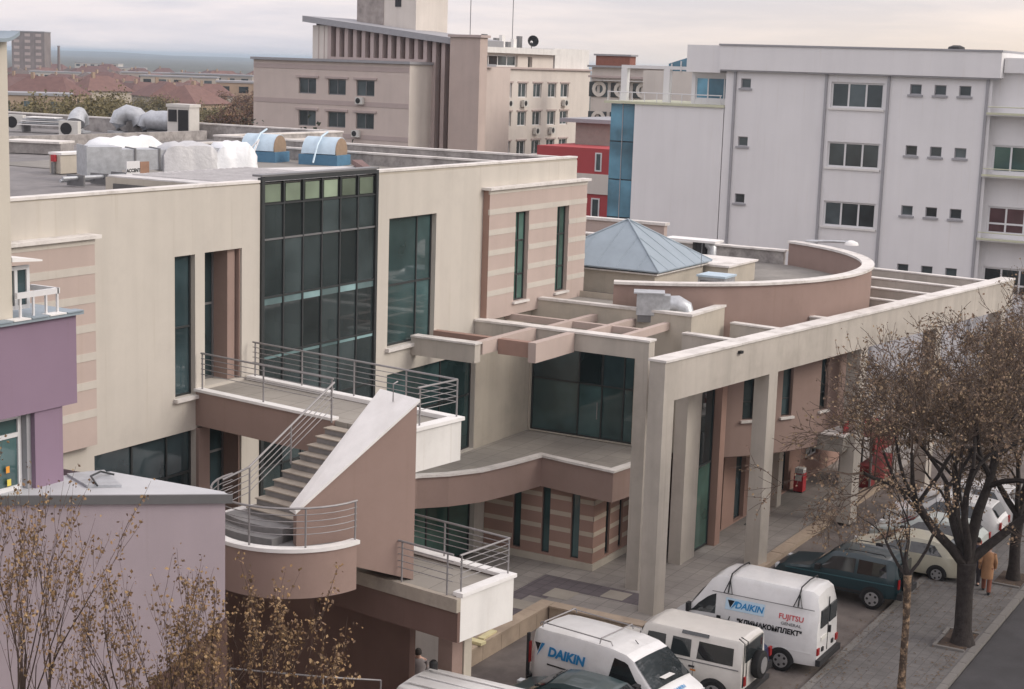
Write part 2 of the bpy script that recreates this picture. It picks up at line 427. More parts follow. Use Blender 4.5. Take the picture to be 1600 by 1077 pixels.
def railing(parent, pts, h, nr=5, posts=None, r=0.022, gap=0.14, pm=None, top_r=None):
    """posts and rails over a 3-D base line"""
    P = [Vector(p) for p in pts]; pm = pm or steel
    def along(d):
        for i in range(len(P) - 1):
            l = (P[i + 1] - P[i]).length
            if d <= l + 1e-6: return P[i].lerp(P[i + 1], d / l)
            d -= l
        return P[-1].copy()
    tot = sum((P[i + 1] - P[i]).length for i in range(len(P) - 1))
    if posts is None:
        n = max(1, round(tot / 1.5)); posts = [tot * i / n for i in range(n + 1)]
    for d in posts:
        q = along(d)
        part('railing_post', MB().tube([q + Vector((0, 0, -0.02)), q + Vector((0, 0, h))], r * 1.05, 8), pm, parent)
    for k in range(nr):
        z = h - k * gap
        part('rail', MB().tube([p + Vector((0, 0, z)) for p in P], (top_r or r * 1.2) if k == 0 else r * 0.5, 6), pm, parent)

def text_mesh(body, size, shear=0.0, bold=0.0, extrude=0.002, width=None):
    c = bpy.data.curves.new('lettering', 'FONT'); c.body = body; c.size = size; c.shear = shear
    c.align_x = 'CENTER'; c.align_y = 'CENTER'; c.offset = bold; c.extrude = extrude; c.resolution_u = 3
    o = bpy.data.objects.new('lettering', c)
    me = bpy.data.meshes.new_from_object(o)
    bpy.data.objects.remove(o); bpy.data.curves.remove(c)
    if width:
        xs = [v.co.x for v in me.vertices]; k = width / (max(xs) - min(xs))
        for v in me.vertices: v.co.x *= k
    return me
def place_text(me, m, parent, origin, xdir, ydir, name='lettering'):
    """lay a flat lettering mesh into the parent's local space"""
    x = Vector(xdir).normalized(); y = Vector(ydir).normalized(); z = x.cross(y)
    M4 = Matrix(((x.x, y.x, z.x, origin[0]), (x.y, y.y, z.y, origin[1]), (x.z, y.z, z.z, origin[2]), (0, 0, 0, 1)))
    me.transform(M4); me.materials.clear(); me.materials.append(m)
    o = bpy.data.objects.new(name, me); COL.objects.link(o); o.parent = parent
    return o
# ================================================================== setting
def setting():
    g = MB().add([(-16000, -16000, -0.35), (22000, -16000, -0.35), (22000, 22000, -0.35), (-16000, 22000, -0.35)], [(0, 1, 2, 3)])
    gm = mat('far_ground', (0.10, 0.095, 0.075), 0.95, 0.35, 0.02, stain=(0.06, 0.07, 0.045), stain_amt=0.8, stain_scale=0.004)
    solo('ground', g, gm, kind='structure')
    solo('plaza', MB().prism([(16, 22.55), (42.6, 22.55), (42.6, 18.95), (90, 18.95), (90, 60), (16, 60)], -0.3, 0.0), paving, kind='structure')
    solo('parking_pavement', MB().prism([(10, 13.75), (95, 13.75), (95, 18.93), (42.58, 18.93), (42.58, 22.53), (10, 22.53)], -0.3, -0.10), parking_m, kind='structure')
    solo('footway', MB().prism([(8, 10.52), (100, 10.52), (100, 13.55), (8, 13.55)], -0.3, 0.0), walk_m, kind='structure')
    solo('road', MB().prism([(0, 2.5), (100, 2.5), (100, 10.3), (0, 10.3)], -0.3, -0.13), road_m, kind='structure')
    # kerbs laid stone by stone
    root = solo('kerb', MB().box(8, 100, 10.34, 10.48, -0.3, -0.05), kerb_m, kind='structure')
    st = MB().box(-0.49, 0.49, -0.11, 0.11, -0.10, 0.025).mesh('kerb_stone'); st.materials.append(kerb_m)
    rnd = random.Random(3)
    for k in range(34):
        o = bpy.data.objects.new('kerb_stone', st); COL.objects.link(o); o.parent = root
        o.location = (36.5 + k * 1.0, 10.41, rnd.uniform(-0.012, 0.004)); o.rotation_euler = (0, 0, rnd.uniform(-0.006, 0.006))
    root2 = solo('gutter_kerb', MB().box(10, 95, 13.58, 13.72, -0.3, -0.09), kerb_m, kind='structure')
    for k in range(34):
        o = bpy.data.objects.new('kerb_stone', st); COL.objects.link(o); o.parent = root2
        o.location = (36.5 + k * 1.0, 13.65, rnd.uniform(-0.03, -0.018)); o.rotation_euler = (0, 0, rnd.uniform(-0.006, 0.006))
    # edging strip of the plaza towards the parking bays
    root3 = solo('plaza_edging', MB().box(44.6, 66, 18.78, 18.93, -0.12, 0.0), lowwall_m, kind='structure')
    st2 = MB().box(-0.69, 0.69, -0.24, 0.24, -0.1, 0.06).mesh('edging_stone'); st2.materials.append(lowwall_m)
    for k in range(15):
        o = bpy.data.objects.new('edging_stone', st2); COL.objects.link(o); o.parent = root3
        o.location = (45.4 + k * 1.4, 18.86, rnd.uniform(-0.01, 0.01))
    # plum-coloured bands and pale squares in the plaza
    b = MB()
    b.prism([(36.5, 23.35), (43.0, 23.35), (43.0, 23.95), (44.0, 23.95), (44.0, 23.35), (45.1, 23.35), (45.1, 20.2), (46.2, 20.2), (46.2, 24.55), (36.5, 24.55)], 0.0, 0.004)
    bo = solo('paving_band', b, paving_dk, kind='structure')
    pale = mat('pale_slab', (0.36, 0.33, 0.285), 0.9, 0.1, 1.0, 0.2, 30)
    for (u, v, s) in ((44.2, 22.7, 0.9), (42.6, 23.4, 0.8), (40.9, 23.3, 0.8), (45.2, 21.2, 0.8)):
        q = MB().box(u, u + s, v, v + s, 0.005, 0.010)
        part('slab', q, pale, bo)
setting()

# low stone wall between the plaza and the parking bays
lw = thing('low_wall', 'low beige stone wall bordering the parking bays in front of the plaza', 'wall', (42.6, 22.5, -0.1))
rnd = random.Random(11)
blk = [(36.2 + i * 1.08, 36.2 + (i + 1) * 1.08 - 0.015) for i in range(6)]
for a, b in blk:
    part('stone_block', MB().box(a, b, 22.36, 22.74, -0.12, 0.40), lowwall_m, lw)
    part('coping_slab', MB().box(a - 0.004, b + 0.004, 22.32, 22.78, 0.402, 0.46 + rnd.uniform(0, 0.012)), coping_m if False else lowwall_m, lw)
for i in range(4):
    v1 = 22.30 - i * 0.85; v0 = v1 - 0.835
    part('stone_block', MB().box(42.28, 42.66, v0, v1, -0.12, 0.40), lowwall_m, lw)
    part('coping_slab', MB().box(42.24, 42.70, v0 - 0.004, v1 + 0.004, 0.402, 0.46 + rnd.uniform(0, 0.012)), lowwall_m, lw)
yel = mat('pale_yellow_board', (0.66, 0.60, 0.36), 0.7, 0.08, 3)
solo('board', MB().prism([(38.0, 22.22), (38.25, 22.20), (38.30, 22.95), (38.05, 22.97)], 0.475, 0.56), yel,
     'pale yellow board lying across the low beige wall', 'board', 'boards on the low wall')
solo('board', MB().prism([(38.45, 22.40), (39.25, 22.42), (39.25, 22.62), (38.45, 22.60)], 0.477, 0.53), yel,
     'pale yellow board lying lengthwise on top of the low beige wall', 'board', 'boards on the low wall')

# ================================================================== main building
BV = 27.8          # facade plane
main = thing('civic_building', 'large cream building with dark glass curtain wall and pink striped end blocks', 'building', (40, 28, 0))
F0 = 14.0
def fa(u): return u - F0
LOW0, LOW1 = 3.85, 7.17
holes = [
    (fa(28.4), fa(32.15), LOW0, LOW1), (fa(32.6), fa(34.05), LOW0, LOW1, 0.7), (fa(34.82), fa(40.48), 3.86, 13.78, 0.10),
    (fa(41.18), fa(46.58), LOW0, 7.25), (fa(31.35), fa(32.14), 8.12, 11.85), (fa(32.52), fa(34.05), 8.27, 11.86, 0.75),
    (fa(41.15), fa(43.87), 8.12, 12.18),
    (fa(35.2), fa(40.2), 0.0, 3.0), (fa(41.2), fa(46.8), 0.0, 3.0),
]
part('wall', MB().panel((F0, BV), (1, 0), 53.6 - F0, 0.0, 13.55, holes, 0.28), cream, main)
part('wall', MB().panel((53.6, BV), (0, 1), 17.0, 8.0, 13.55, [], 0.2), cream, main)
part('wall', MB().panel((62.2, 44.8), (0, 1), 30.0, 0.0, 13.55, [], 0.2), cream_d, main)
part('wall', MB().panel((53.6, 44.8), (1, 0), 8.6, 0.0, 13.55, [], 0.2), cream_d, main)
part('wall', MB().panel((62.2, 74.8), (-1, 0), 48.2, 0.0, 13.55, [], 0.2), cream_d, main)
part('wall', MB().panel((F0, 74.8), (0, -1), 47.0, 0.0, 13.55, [], 0.2), cream_d, main)
# door recess in the facade is lined with brown render
part('recess_lining', MB().box(34.0, 34.045, 27.86, 28.5, 8.28, 11.85), brown, main)
part('recess_lining', MB().box(33.62, 33.92, 27.95, 28.52, 8.28, 11.85), brown, main)
part('recess_lining', MB().box(34.0, 34.045, 27.86, 28.5, LOW0, LOW1), brown, main)
part('pier', MB().box(32.15, 32.6, 27.70, 27.795, 3.9, 7.2), brown, main)
# roof sheets
part('roof', MB().prism([(F0, 28.1), (34.6, 28.1), (34.6, 33.2), (40.7, 33.2), (40.7, 28.1), (53.4, 28.1), (53.4, 44.9), (62.0, 44.9), (62.0, 74.6), (F0, 74.6)], 12.6, 12.9), roofing, main)
part('roof', MB().prism([(40.7, 28.1), (53.4, 28.1), (53.4, 44.9), (40.7, 44.9)], 12.902, 12.93), roof_pale, main)
# parapets: inner faces and copings
def parapet(pts, z0, z1, wd=0.3, cope=0.36, pm=None):
    part('parapet', MB().band(pts, wd, z0, z1 - 0.07), pm or cream_d, main)
    part('coping', MB().band(pts, cope, z1 - 0.068, z1), coping_m, main)
parapet([(F0, 27.955), (34.80, 27.955)], 13.0, 13.66, 0.29)
parapet([(40.50, 27.955), (53.58, 27.955)], 13.0, 13.70, 0.29)
rubble = mat('mottled_parapet', (0.40, 0.375, 0.36), 0.95, 0.3, 2.2, 0.5, 30, stain=(0.17, 0.155, 0.15), stain_amt=0.7, stain_scale=1.2)
parapet([(53.44, 28.13), (53.44, 44.9), (62.05, 44.9), (62.05, 74.6)], 12.6, 13.66, 0.29, pm=rubble)
parapet([(52.3, 29.5), (52.3, 43.5)], 12.9, 13.42, 0.25, pm=rubble)
parapet([(F0, 29.9), (31.5, 29.9)], 12.9, 13.35, 0.2, 0.24)
parapet([(47.2, 44.6), (61.6, 44.6)], 12.9, 13.4, 0.25, pm=rubble)
part('wall', MB().box(30.5, 61.0, 52.0, 52.25, 12.9, 13.35), rubble, main)

# --- striped blocks, slightly proud of the facade
def striped(u0, u1, z0, z1, dep, holes, top_over, seed):
    hh = [(h[0] - u0, h[1] - u0, h[2], h[3]) for h in holes]
    b = part('striped_block', MB().panel((u0, BV - dep), (1, 0), u1 - u0, z0, z1, hh, dep + 0.2), pink, main)
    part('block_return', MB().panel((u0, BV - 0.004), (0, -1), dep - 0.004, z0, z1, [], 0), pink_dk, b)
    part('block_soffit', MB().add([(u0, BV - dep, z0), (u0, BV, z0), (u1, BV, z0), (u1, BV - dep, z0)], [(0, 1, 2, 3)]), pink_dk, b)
    z = z1 - 0.14
    while z > z0 + 0.25:
        # each band is a raised strip, interrupted by the windows
        segs = [(u0 - 0.006, u1 + 0.006)]
        for h in holes:
            if h[2] - 0.02 < z + 0.08 < h[3] + 0.02:
                new = []
                for a, c in segs:
                    if h[0] > a and h[1] < c: new += [(a, h[0] - 0.01), (h[1] + 0.01, c)]
                    else: new.append((a, c))
                segs = new
        for a, c in segs:
            part('stripe', MB().box(a, c, BV - dep - 0.012, BV - dep + 0.05 if a < u0 and c > u1 else BV - dep + 0.004, z, z + 0.19), cream, b)
        z -= 0.70
    part('coping', MB().box(u0 - 0.12, u1 + 0.12, BV - dep - 0.12, BV + 0.0 - 0.003, z1 + 0.002, z1 + 0.09), coping_m, b)
    return b
sw = [(48.62, 49.57, 8.78, 11.93), (51.68, 52.6, 8.78, 11.96)]
striped(46.8, 54.0, 8.32, 12.78, 0.26, sw, 0, 1)
part('wall', MB().panel((54.0, BV - 0.26), (0, 1), 0.5, 8.32, 12.78, [], 0.1), pink, main)
striped(20.0, 28.2, 7.55, 12.60, 0.30, [], 0, 2)
for h in sw:
    window(main, (0, BV - 0.26), (1, 0), h[0], h[1], h[2], h[3], 0.18, 2, 1, alu_dk, g_green, 0.05, zsplit=[9.7, 10.9])
    part('sill', MB().box(h[0] - 0.08, h[1] + 0.08, BV - 0.36, BV - 0.262, h[2] - 0.08, h[2] - 0.004), coping_m, main)

# --- windows of the main facade
window(main, (0, BV), (1, 0), 28.4, 32.15, LOW0, LOW1, 0.2, 3, 1, alu_dk, g_dark, 0.06, asplit=[29.9, 31.2], zsplit=[6.0])
window(main, (0, BV), (1, 0), 32.6, 34.0, LOW0, LOW1, 0.62, 1, 1, alu, g_dark, 0.06, zsplit=[6.2], name='door')
window(main, (0, BV), (1, 0), 41.18, 46.58, LOW0, 7.25, 0.2, 3, 1, alu_dk, g_teal, 0.06, asplit=[42.6, 44.6], zsplit=[5.75])
window(main, (0, BV), (1, 0), 31.35, 32.14, 8.12, 11.85, 0.18, 1, 2, alu_dk, g_dark, 0.05, zsplit=[9.95])
part('sill', MB().box(31.28, 32.2, 27.66, 27.797, 8.02, 8.115), coping_m, main)
window(main, (0, BV), (1, 0), 32.52, 33.62, 8.27, 11.86, 0.66, 1, 2, alu, g_dark, 0.06, zsplit=[10.35], name='door')
window(main, (0, BV), (1, 0), 41.15, 43.87, 8.12, 12.18, 0.2, 1, 1, alu_dk, g_teal, 0.06, asplit=[43.0], zsplit=[10.05])
part('sill', MB().box(41.05, 43.97, 27.66, 27.797, 8.0, 8.115), coping_m, main)
window(main, (0, BV), (1, 0), 35.2, 40.2, 0.0, 3.0, 0.22, 3, 1, alu_dk, g_green, 0.06)
window(main, (0, BV), (1, 0), 41.2, 46.8, 0.0, 3.0, 0.22, 4, 1, alu_dk, g_green, 0.06)

# --- curtain wall: posts, transoms, single panes and the rooms behind
cw = part('curtain_wall', MB().box(34.84, 34.96, BV - 0.06, BV + 0.10, 3.87, 13.72).box(40.34, 40.46, BV - 0.06, BV + 0.10, 3.87, 13.72).box(34.96, 40.34, BV - 0.06, BV + 0.1, 13.62, 13.74), alu_dk, main)
cols = [34.96 + (40.34 - 34.96) * i / 6 for i in range(7)]
rows = [3.9, 5.5, 7.15, 8.75, 10.38, 12.0, 12.98, 13.6]
green_m = glass('pale_green_panel', (0.135, 0.17, 0.125), 0.0, rough=0.2)
for c in cols[1:-1]:
    part('mullion', MB().box(c - 0.03, c + 0.03, BV - 0.03, BV + 0.07, 3.9, 13.6), alu_dk, cw)
for z in rows[1:-1]:
    part('transom', MB().box(34.96, 40.34, BV - 0.025, BV + 0.065, z - 0.025, z + 0.025), alu if z < 12.5 and z > 11 else alu_dk, cw)
for i in range(6):
    for j in range(len(rows) - 1):
        a, b = cols[i] + (0.03 if i else 0), cols[i + 1] - (0.03 if i < 5 else 0)
        if j == len(rows) - 2:
            part('pane', MB().box(a + 0.09, b - 0.09, BV + 0.01, BV + 0.04, rows[j] + 0.05, rows[j + 1] - 0.08), green_m, cw)
            part('pane', MB().box(a, b, BV + 0.042, BV + 0.05, rows[j] + 0.025, rows[j + 1]), alu_dk, cw)
        else:
            part('pane', MB().box(a, b, BV + 0.01, BV + 0.03, rows[j] + 0.025, rows[j + 1] - 0.025), g_curtain, cw)
slab_m = mat('pale_slab_edge', (0.45, 0.62, 0.62), 0.8, 0.1)
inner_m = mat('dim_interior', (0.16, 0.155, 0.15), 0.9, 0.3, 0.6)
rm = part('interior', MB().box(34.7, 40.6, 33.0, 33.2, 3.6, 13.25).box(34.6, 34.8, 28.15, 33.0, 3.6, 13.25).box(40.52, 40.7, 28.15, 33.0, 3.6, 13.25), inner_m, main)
for z in (3.8, 8.62, 10.28):
    part('floor_slab', MB().box(34.82, 40.5, 28.3, 33.0, z - 0.14, z), inner_m, rm)
    part('slab_edge', MB().box(34.83, 40.49, 27.92, 28.29, z - 0.15, z + 0.06), slab_m, rm)
strip_m = glass('pale_teal_strip', (0.17, 0.27, 0.28), 0.0, rough=0.15)
for i in range(6):
    a, b = cols[i] + (0.03 if i else 0), cols[i + 1] - (0.03 if i < 5 else 0)
    part('thin_teal_band', MB().box(a, b, BV + 0.002, BV + 0.009, 10.16, 10.34), strip_m, cw)  # pale teal strips laid across the panes in the glass plane
    part('thin_teal_band', MB().box(a, b, BV + 0.002, BV + 0.009, 8.62, 8.70), strip_m, cw)
for u in (36.6, 38.6):
    part('column', MB().box(u - 0.2, u + 0.2, 30.4, 30.8, 3.8, 13.4), cream_d, rm)
# roof over the curtain wall: white ribbed sheet in a rust-brown gutter frame
sheet = part('sheet_roof', MB().prism([(34.7, 28.2), (40.6, 28.2), (44.6, 31.5), (39.5, 33.3), (34.7, 33.3)], 13.42, 13.46), mat('worn_white_sheet', (0.60, 0.585, 0.58), 0.7, 0.15, 2), main)
part('roof_upstand', MB().band([(34.72, 28.2), (34.72, 33.28), (39.5, 33.28), (44.5, 31.55), (40.6, 28.25)], 0.12, 12.85, 13.415), cream_d, main)
for i in range(18):
    u = 35.4 + i * 0.3
    part('sheet_rib', MB().box(u, u + 0.06, 28.22, 33.0, 13.462, 13.50), MATS['worn_white_sheet'], sheet)
rust = mat('oxide_gutter', (0.20, 0.125, 0.115), 0.8, 0.15, 3)
part('gutter', MB().box(34.85, 40.47, 27.74, 28.1, 13.745, 13.80), alu, main)
part('gutter', MB().prism([(40.6, 28.15), (40.85, 28.15), (44.9, 31.5), (44.6, 31.7)], 13.5, 13.66), rust, main)

# ================================================================== entrance wing: terrace, glazed wall, pergola, drum
wing = thing('entrance_wing', 'low cream and brown wing with curved drum wall and glazed terrace front', 'building', (55, 26, 0))
ZT = 3.8
edge = [(40.0, 27.78), (41.2, 27.75), (42.3, 27.34), (43.1, 26.64), (44.16, 26.06), (45.6, 25.72), (47.25, 25.45), (47.0, 24.0), (46.78, 22.5), (47.9, 22.36), (50.35, 22.1)]
poly = edge + [(50.35, 27.78)]
part('terrace', MB().prism(poly, ZT - 0.3, ZT), terr_m, wing)
part('terrace_fascia', MB().band(edge[1:], 0.16, 2.75, ZT - 0.02), brown, wing)
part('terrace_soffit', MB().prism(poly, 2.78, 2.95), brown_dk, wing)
part('terrace_kerb', MB().band(edge[1:], 0.30, ZT - 0.018, ZT + 0.06), coping_m, wing)
# pavilion under the terrace with stripes and slit windows
pu, pv = 47.45, 23.45
slu = [27.10 - pv, 26.05 - pv, 24.98 - pv, 24.0 - pv]
def vhole(v): return (27.78 - v - 0.16, 27.78 - v + 0.16, 0.32, 2.74)
vs_ = [26.45, 25.3, 24.15]
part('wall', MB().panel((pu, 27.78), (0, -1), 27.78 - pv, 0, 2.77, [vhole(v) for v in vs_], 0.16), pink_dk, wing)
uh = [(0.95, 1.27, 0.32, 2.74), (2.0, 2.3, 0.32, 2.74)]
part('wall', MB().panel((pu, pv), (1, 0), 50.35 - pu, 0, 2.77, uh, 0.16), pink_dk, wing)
plinth = part('plinth', MB().box(pu - 0.06, 50.3, pv - 0.06, 27.78, 0.0, 0.24), cream_d, wing)
stripe_m = mat('tan_stripe', (0.50, 0.43, 0.35), 0.9, 0.06, 0.6, 0.3, 130)
for z in (0.62, 1.18, 1.74, 2.30):
    zz = (z, z + 0.16)
    cuts = sorted(vs_, reverse=True); a = 27.78
    for c in cuts + [None]:
        b = c + 0.17 if c else pv - 0.012
        part('stripe', MB().box(pu - 0.012, pu + 0.004, b, a, *zz), stripe_m, wing); a = c - 0.17 if c else a
    a = pu - 0.012
    for c in (uh[0], uh[1], None):
        b = pu + c[0] - 0.01 if c else 50.3
        part('stripe', MB().box(a, b, pv - 0.012, pv + 0.004, *zz), stripe_m, wing); a = pu + c[1] + 0.01 if c else a
for v in vs_:
    window(wing, (pu, 27.78), (0, -1), 27.78 - v - 0.16, 27.78 - v + 0.16, 0.32, 2.74, 0.10, 1, 1, alu_dk, g_teal, 0.035)
for h in uh:
    window(wing, (pu, pv), (1, 0), h[0], h[1], h[2], h[3], 0.10, 1, 1, alu_dk, g_dark, 0.035)
# glazed terrace wall (faces the camera side)
GU = 50.42
part('wall', MB().panel((GU, 27.79), (0, -1), 27.79 - 21.5, ZT, 8.66, [(0.05, 4.22, ZT + 0.03, 7.35)], 0.2), cream_d, wing)
window(wing, (GU, 27.79), (0, -1), 0.05, 4.22, ZT + 0.03, 7.35, 0.15, 1, 1, alu_dk, g_dark, 0.06, asplit=[1.98, 2.92, 3.78], zsplit=[5.78], mats=[g_teal, g_dark])
part('handrail', MB().tube([(GU - 0.09, 24.93, 4.6), (GU - 0.09, 24.93, 5.2)], 0.02, 6), steel, wing)
part('wall', MB().panel((GU, 21.5), (1, 0), 3.2, 6.9, 8.66, [], 0.2), cream_d, wing)
part('wall', MB().panel((53.62, 21.5), (0, 1), 6.0, 3.0, 8.66, [], 0.2), cream_d, wing)
part('coping', MB().band([(GU + 0.12, 27.5), (GU + 0.12, 21.62), (53.5, 21.62), (53.5, 24.5)], 0.32, 8.662, 8.75), coping_m, wing)
part('parapet', MB().band([(GU + 0.30, 27.5), (GU + 0.30, 21.72), (53.4, 21.72), (53.4, 24.5)], 0.2, 8.2, 8.66), cream_d, wing)
part('roof', MB().prism([(GU + 0.2, 21.6), (53.5, 21.6), (54.5, 24.0), (69, 25), (69, 50), (53.6, 50), (53.6, 27.6), (GU + 0.2, 27.6)], 8.0, 8.2), roofing, wing)
# two-storey glass next to the colonnade, doors below the drum
part('pier', MB().box(49.8, 51.02, 21.2, 21.66, 0.0, 7.0), conc, wing)
window(wing, (0, 21.35), (1, 0), 51.04, 52.62, 0.05, 6.95, 0.05, 1, 1, alu_dk, g_dark, 0.06, zsplit=[3.15, 6.0], mats=[g_green, g_dark, g_dark])
part('pier', MB().box(52.64, 53.1, 21.1, 21.6, 0.0, 6.95), pink_dk, wing)
part('wall', MB().box(51.0, 53.6, 21.45, 21.7, 0.0, 6.9), brown_dk, wing)
sh = [(0.25, 1.5, 0.05, 3.0), (2.7, 3.7, 0.05, 3.0), (6.4, 8.6, 0.05, 2.9), (10.6, 12.3, 0.9, 2.6)]
part('wall', MB().panel((53.1, 21.65), (1, 0), 17, 0.0, 3.12, sh, 0.25), pink_dk, wing)
window(wing, (53.1, 21.65), (1, 0), 0.25, 1.5, 0.05, 3.0, 0.16, 1, 1, alu_dk, g_green, 0.05)
window(wing, (53.1, 21.65), (1, 0), 2.7, 3.7, 0.05, 3.0, 0.2, 1, 1, alu_dk, g_dark, 0.05, name='door')
window(wing, (53.1, 21.65), (1, 0), 6.4, 8.6, 0.05, 2.9, 0.2, 2, 1, alu_dk, g_dark, 0.05, name='door')
window(wing, (53.1, 21.65), (1, 0), 10.6, 12.3, 0.9, 2.6, 0.16, 3, 1, alu_white, g_dark, 0.06)
part('pier', MB().box(59.0, 59.45, 21.1, 21.6, 0.0, 3.1), conc, wing)
part('wall', MB().box(53.5, 70, 22.2, 45, 0.0, 8.0), brown_dk, wing)
# drum
DC, DR = (60.3, 28.87), 10.1
A0, A1 = R(203.6), R(336.4)
def arc(r, n=48, a0=A0, a1=A1): return [(DC[0] + r * math.cos(a0 + (a1 - a0) * i / n), DC[1] + r * math.sin(a0 + (a1 - a0) * i / n)) for i in range(n + 1)]
# curved wall is laid out strip by strip so that the slit windows are real openings
slit_a = []
for (u, v) in ((54.35, 20.75), (55.85, 19.85), (57.85, 19.15), (60.2, 18.9), (62.4, 19.0)):
    slit_a.append(math.atan2(v - DC[1], u - DC[0]) % (2 * PI))
hw = 0.26 / DR
angs = sorted(set([A0 + (A1 - A0) * i / 56 for i in range(57)] + [a + s * hw for a in slit_a for s in (-1, 1)]))
dw = MB()
def dp(a, r, z): return (DC[0] + r * math.cos(a), DC[1] + r * math.sin(a), z)
for a, b in zip(angs[:-1], angs[1:]):
    mid = (a + b) / 2
    inside = any(abs(mid - s) < hw for s in slit_a)
    spans = [(3.1, 4.45), (7.4, 9.42)] if inside else [(3.1, 9.42)]
    for z0, z1 in spans:
        dw.poly([dp(a, DR, z0), dp(b, DR, z0), dp(b, DR, z1), dp(a, DR, z1)])
        dw.poly([dp(b, DR - 0.32, z0), dp(a, DR - 0.32, z0), dp(a, DR - 0.32, z1), dp(b, DR - 0.32, z1)])
for s in slit_a:
    for q, z0, z1 in ((-1, 4.45, 7.4), (1, 4.45, 7.4)):
        a = s + q * hw
        pts = [dp(a, DR, z0), dp(a, DR, z1), dp(a, DR - 0.32, z1), dp(a, DR - 0.32, z0)]
        dw.poly(pts if q < 0 else pts[::-1])
    for z in (4.45, 7.4):
        dw.poly([dp(s - hw, DR, z), dp(s + hw, DR, z), dp(s + hw, DR - 0.32, z), dp(s - hw, DR - 0.32, z)])
for a in (A0, A1):
    dw.poly([dp(a, DR, 3.1), dp(a, DR, 9.42), dp(a, DR - 0.32, 9.42), dp(a, DR - 0.32, 3.1)])
part('drum_wall', dw, brown, wing, smooth=20)
part('drum_coping', MB().band(arc(DR - 0.16), 0.50, 9.425, 9.52), coping_m, wing, smooth=30)
part('drum_floor', MB().prism([p for p in arc(DR - 0.05, 40)], 3.06, 3.2), brown_dk, wing)
part('roof', MB().prism([p for p in arc(DR - 0.34, 40)] + [(69, 34), (52, 34)], 8.3, 8.42), roof_pale, wing)
for s in slit_a:
    d = Vector((math.cos(s), math.sin(s))); tdir = Vector((-d.y, d.x))
    c = Vector(DC) + d * DR
    p0 = c - tdir * 0.26
    window(wing, (p0.x, p0.y), (tdir.x, tdir.y), 0.01, 0.51, 4.46, 7.39, 0.16, 1, 1, alu_dk, g_dark, 0.04, zsplit=[5.1])
    sb = MB(); a = c - tdir * 0.34; b = c + tdir * 0.34
    sb.prism([(a.x, a.y), (a.x + d.x * 0.1, a.y + d.y * 0.1), (b.x + d.x * 0.1, b.y + d.y * 0.1), (b.x, b.y)], 4.35, 4.44)
    part('sill', sb, coping_m, wing)
# raised lantern with its pyramid roof
part('lantern_wall', MB().box(55.35, 60.0, 25.2, 30.0, 8.2, 9.28), cream_d, wing)
part('lantern_ledge', MB().box(55.15, 60.2, 25.02, 30.2, 9.282, 9.34), coping_m, wing)
pyr = MB(); bz = 9.40
cs = [(55.05, 24.92), (60.25, 24.92), (60.25, 30.3), (55.05, 30.3)]
pyr.add([(x, y, bz) for x, y in cs] + [(x, y, bz + 0.05) for x, y in cs] + [(57.6, 27.5, 11.08)],
        [(3, 2, 1, 0), (0, 1, 5, 4), (1, 2, 6, 5), (2, 3, 7, 6), (3, 0, 4, 7), (4, 5, 8), (5, 6, 8), (6, 7, 8), (7, 4, 8)])
pr = part('pyramid_roof', pyr, zinc, wing)
ap = Vector((57.6, 27.5, 11.10))
for x, y in cs:
    part('ridge_cap', MB().tube([(x, y, bz + 0.055), ap], 0.035, 6), zinc, pr)
for i in range(1, 6):   # standing seams on the two slopes in view
    f = i / 6
    for a, b in ((cs[3], cs[0]), (cs[0], cs[1])):
        e = Vector((a[0] + (b[0] - a[0]) * f, a[1] + (b[1] - a[1]) * f, bz + 0.055))
        m_ = (Vector((a[0], a[1], bz + 0.055)) + Vector((b[0], b[1], bz + 0.055))) / 2
        k = 1 - abs(f - 0.5) * 2
        top = e + (ap - m_) * k * 0.985
        part('standing_seam', MB().tube([e, top], 0.010, 4), zinc, pr)
part('lightning_rod', MB().tube([(58.6, 24.7, 9.3), (58.6, 24.7, 10.3)], 0.012, 5), alu, wing)
part('wall', MB().box(60.2, 63.2, 24.2, 27.0, 8.4, 9.2), cream_d, wing)
part('coping', MB().box(60.1, 63.3, 24.1, 27.1, 9.202, 9.28), coping_m, wing)
part('wall', MB().box(69.3, 69.6, 25.2, 42, 7.0, 9.0), rubble, wing)
part('coping', MB().box(69.2, 69.7, 25.1, 42, 9.002, 9.08), coping_m, wing)
# frame and pergola over the terrace
part('frame_pillar', MB().box(46.42, 46.86, 21.22, 21.68, 0.0, 7.75), conc, wing)
part('frame_beam', MB().box(46.42, 46.86, 21.22, 27.79, 7.752, 8.33), conc, wing)
part('coping', MB().box(46.38, 46.90, 21.18, 27.79, 8.332, 8.40), coping_m, wing)
for v in (26.6, 25.2, 23.7, 22.4):
    if v > 26: continue
    part('pergola_beam', MB().box(46.9, 50.40, v - 0.11, v + 0.11, 8.12, 8.38), pink, wing)
part('pergola_beam', MB().box(48.5, 48.7, 22.55, 27.79, 8.14, 8.36), pink, wing)
part('frame_stub', MB().box(42.5, 42.85, 25.4, 27.79, 7.72, 8.30), conc, wing)
part('coping', MB().box(42.46, 42.89, 25.36, 27.79, 8.302, 8.36), coping_m, wing)
part('pergola_beam', MB().box(42.9, 46.38, 25.35, 25.62, 7.95, 8.36), pink, wing)
part('pergola_beam', MB().box(43.75, 46.38, 23.9, 24.18, 7.72, 8.36), pink, wing)
part('pergola_beam', MB().box(43.82, 44.10, 24.2, 25.33, 7.85, 8.34), pink_dk, wing)
part('pergola_beam', MB().box(43.82, 44.10, 25.65, 27.79, 8.0, 8.34), pink_dk, wing)
part('wall', MB().panel((46.6, 27.79), (1, 0), 3.8, ZT, 8.3, [], 0.1), cream_d, wing)

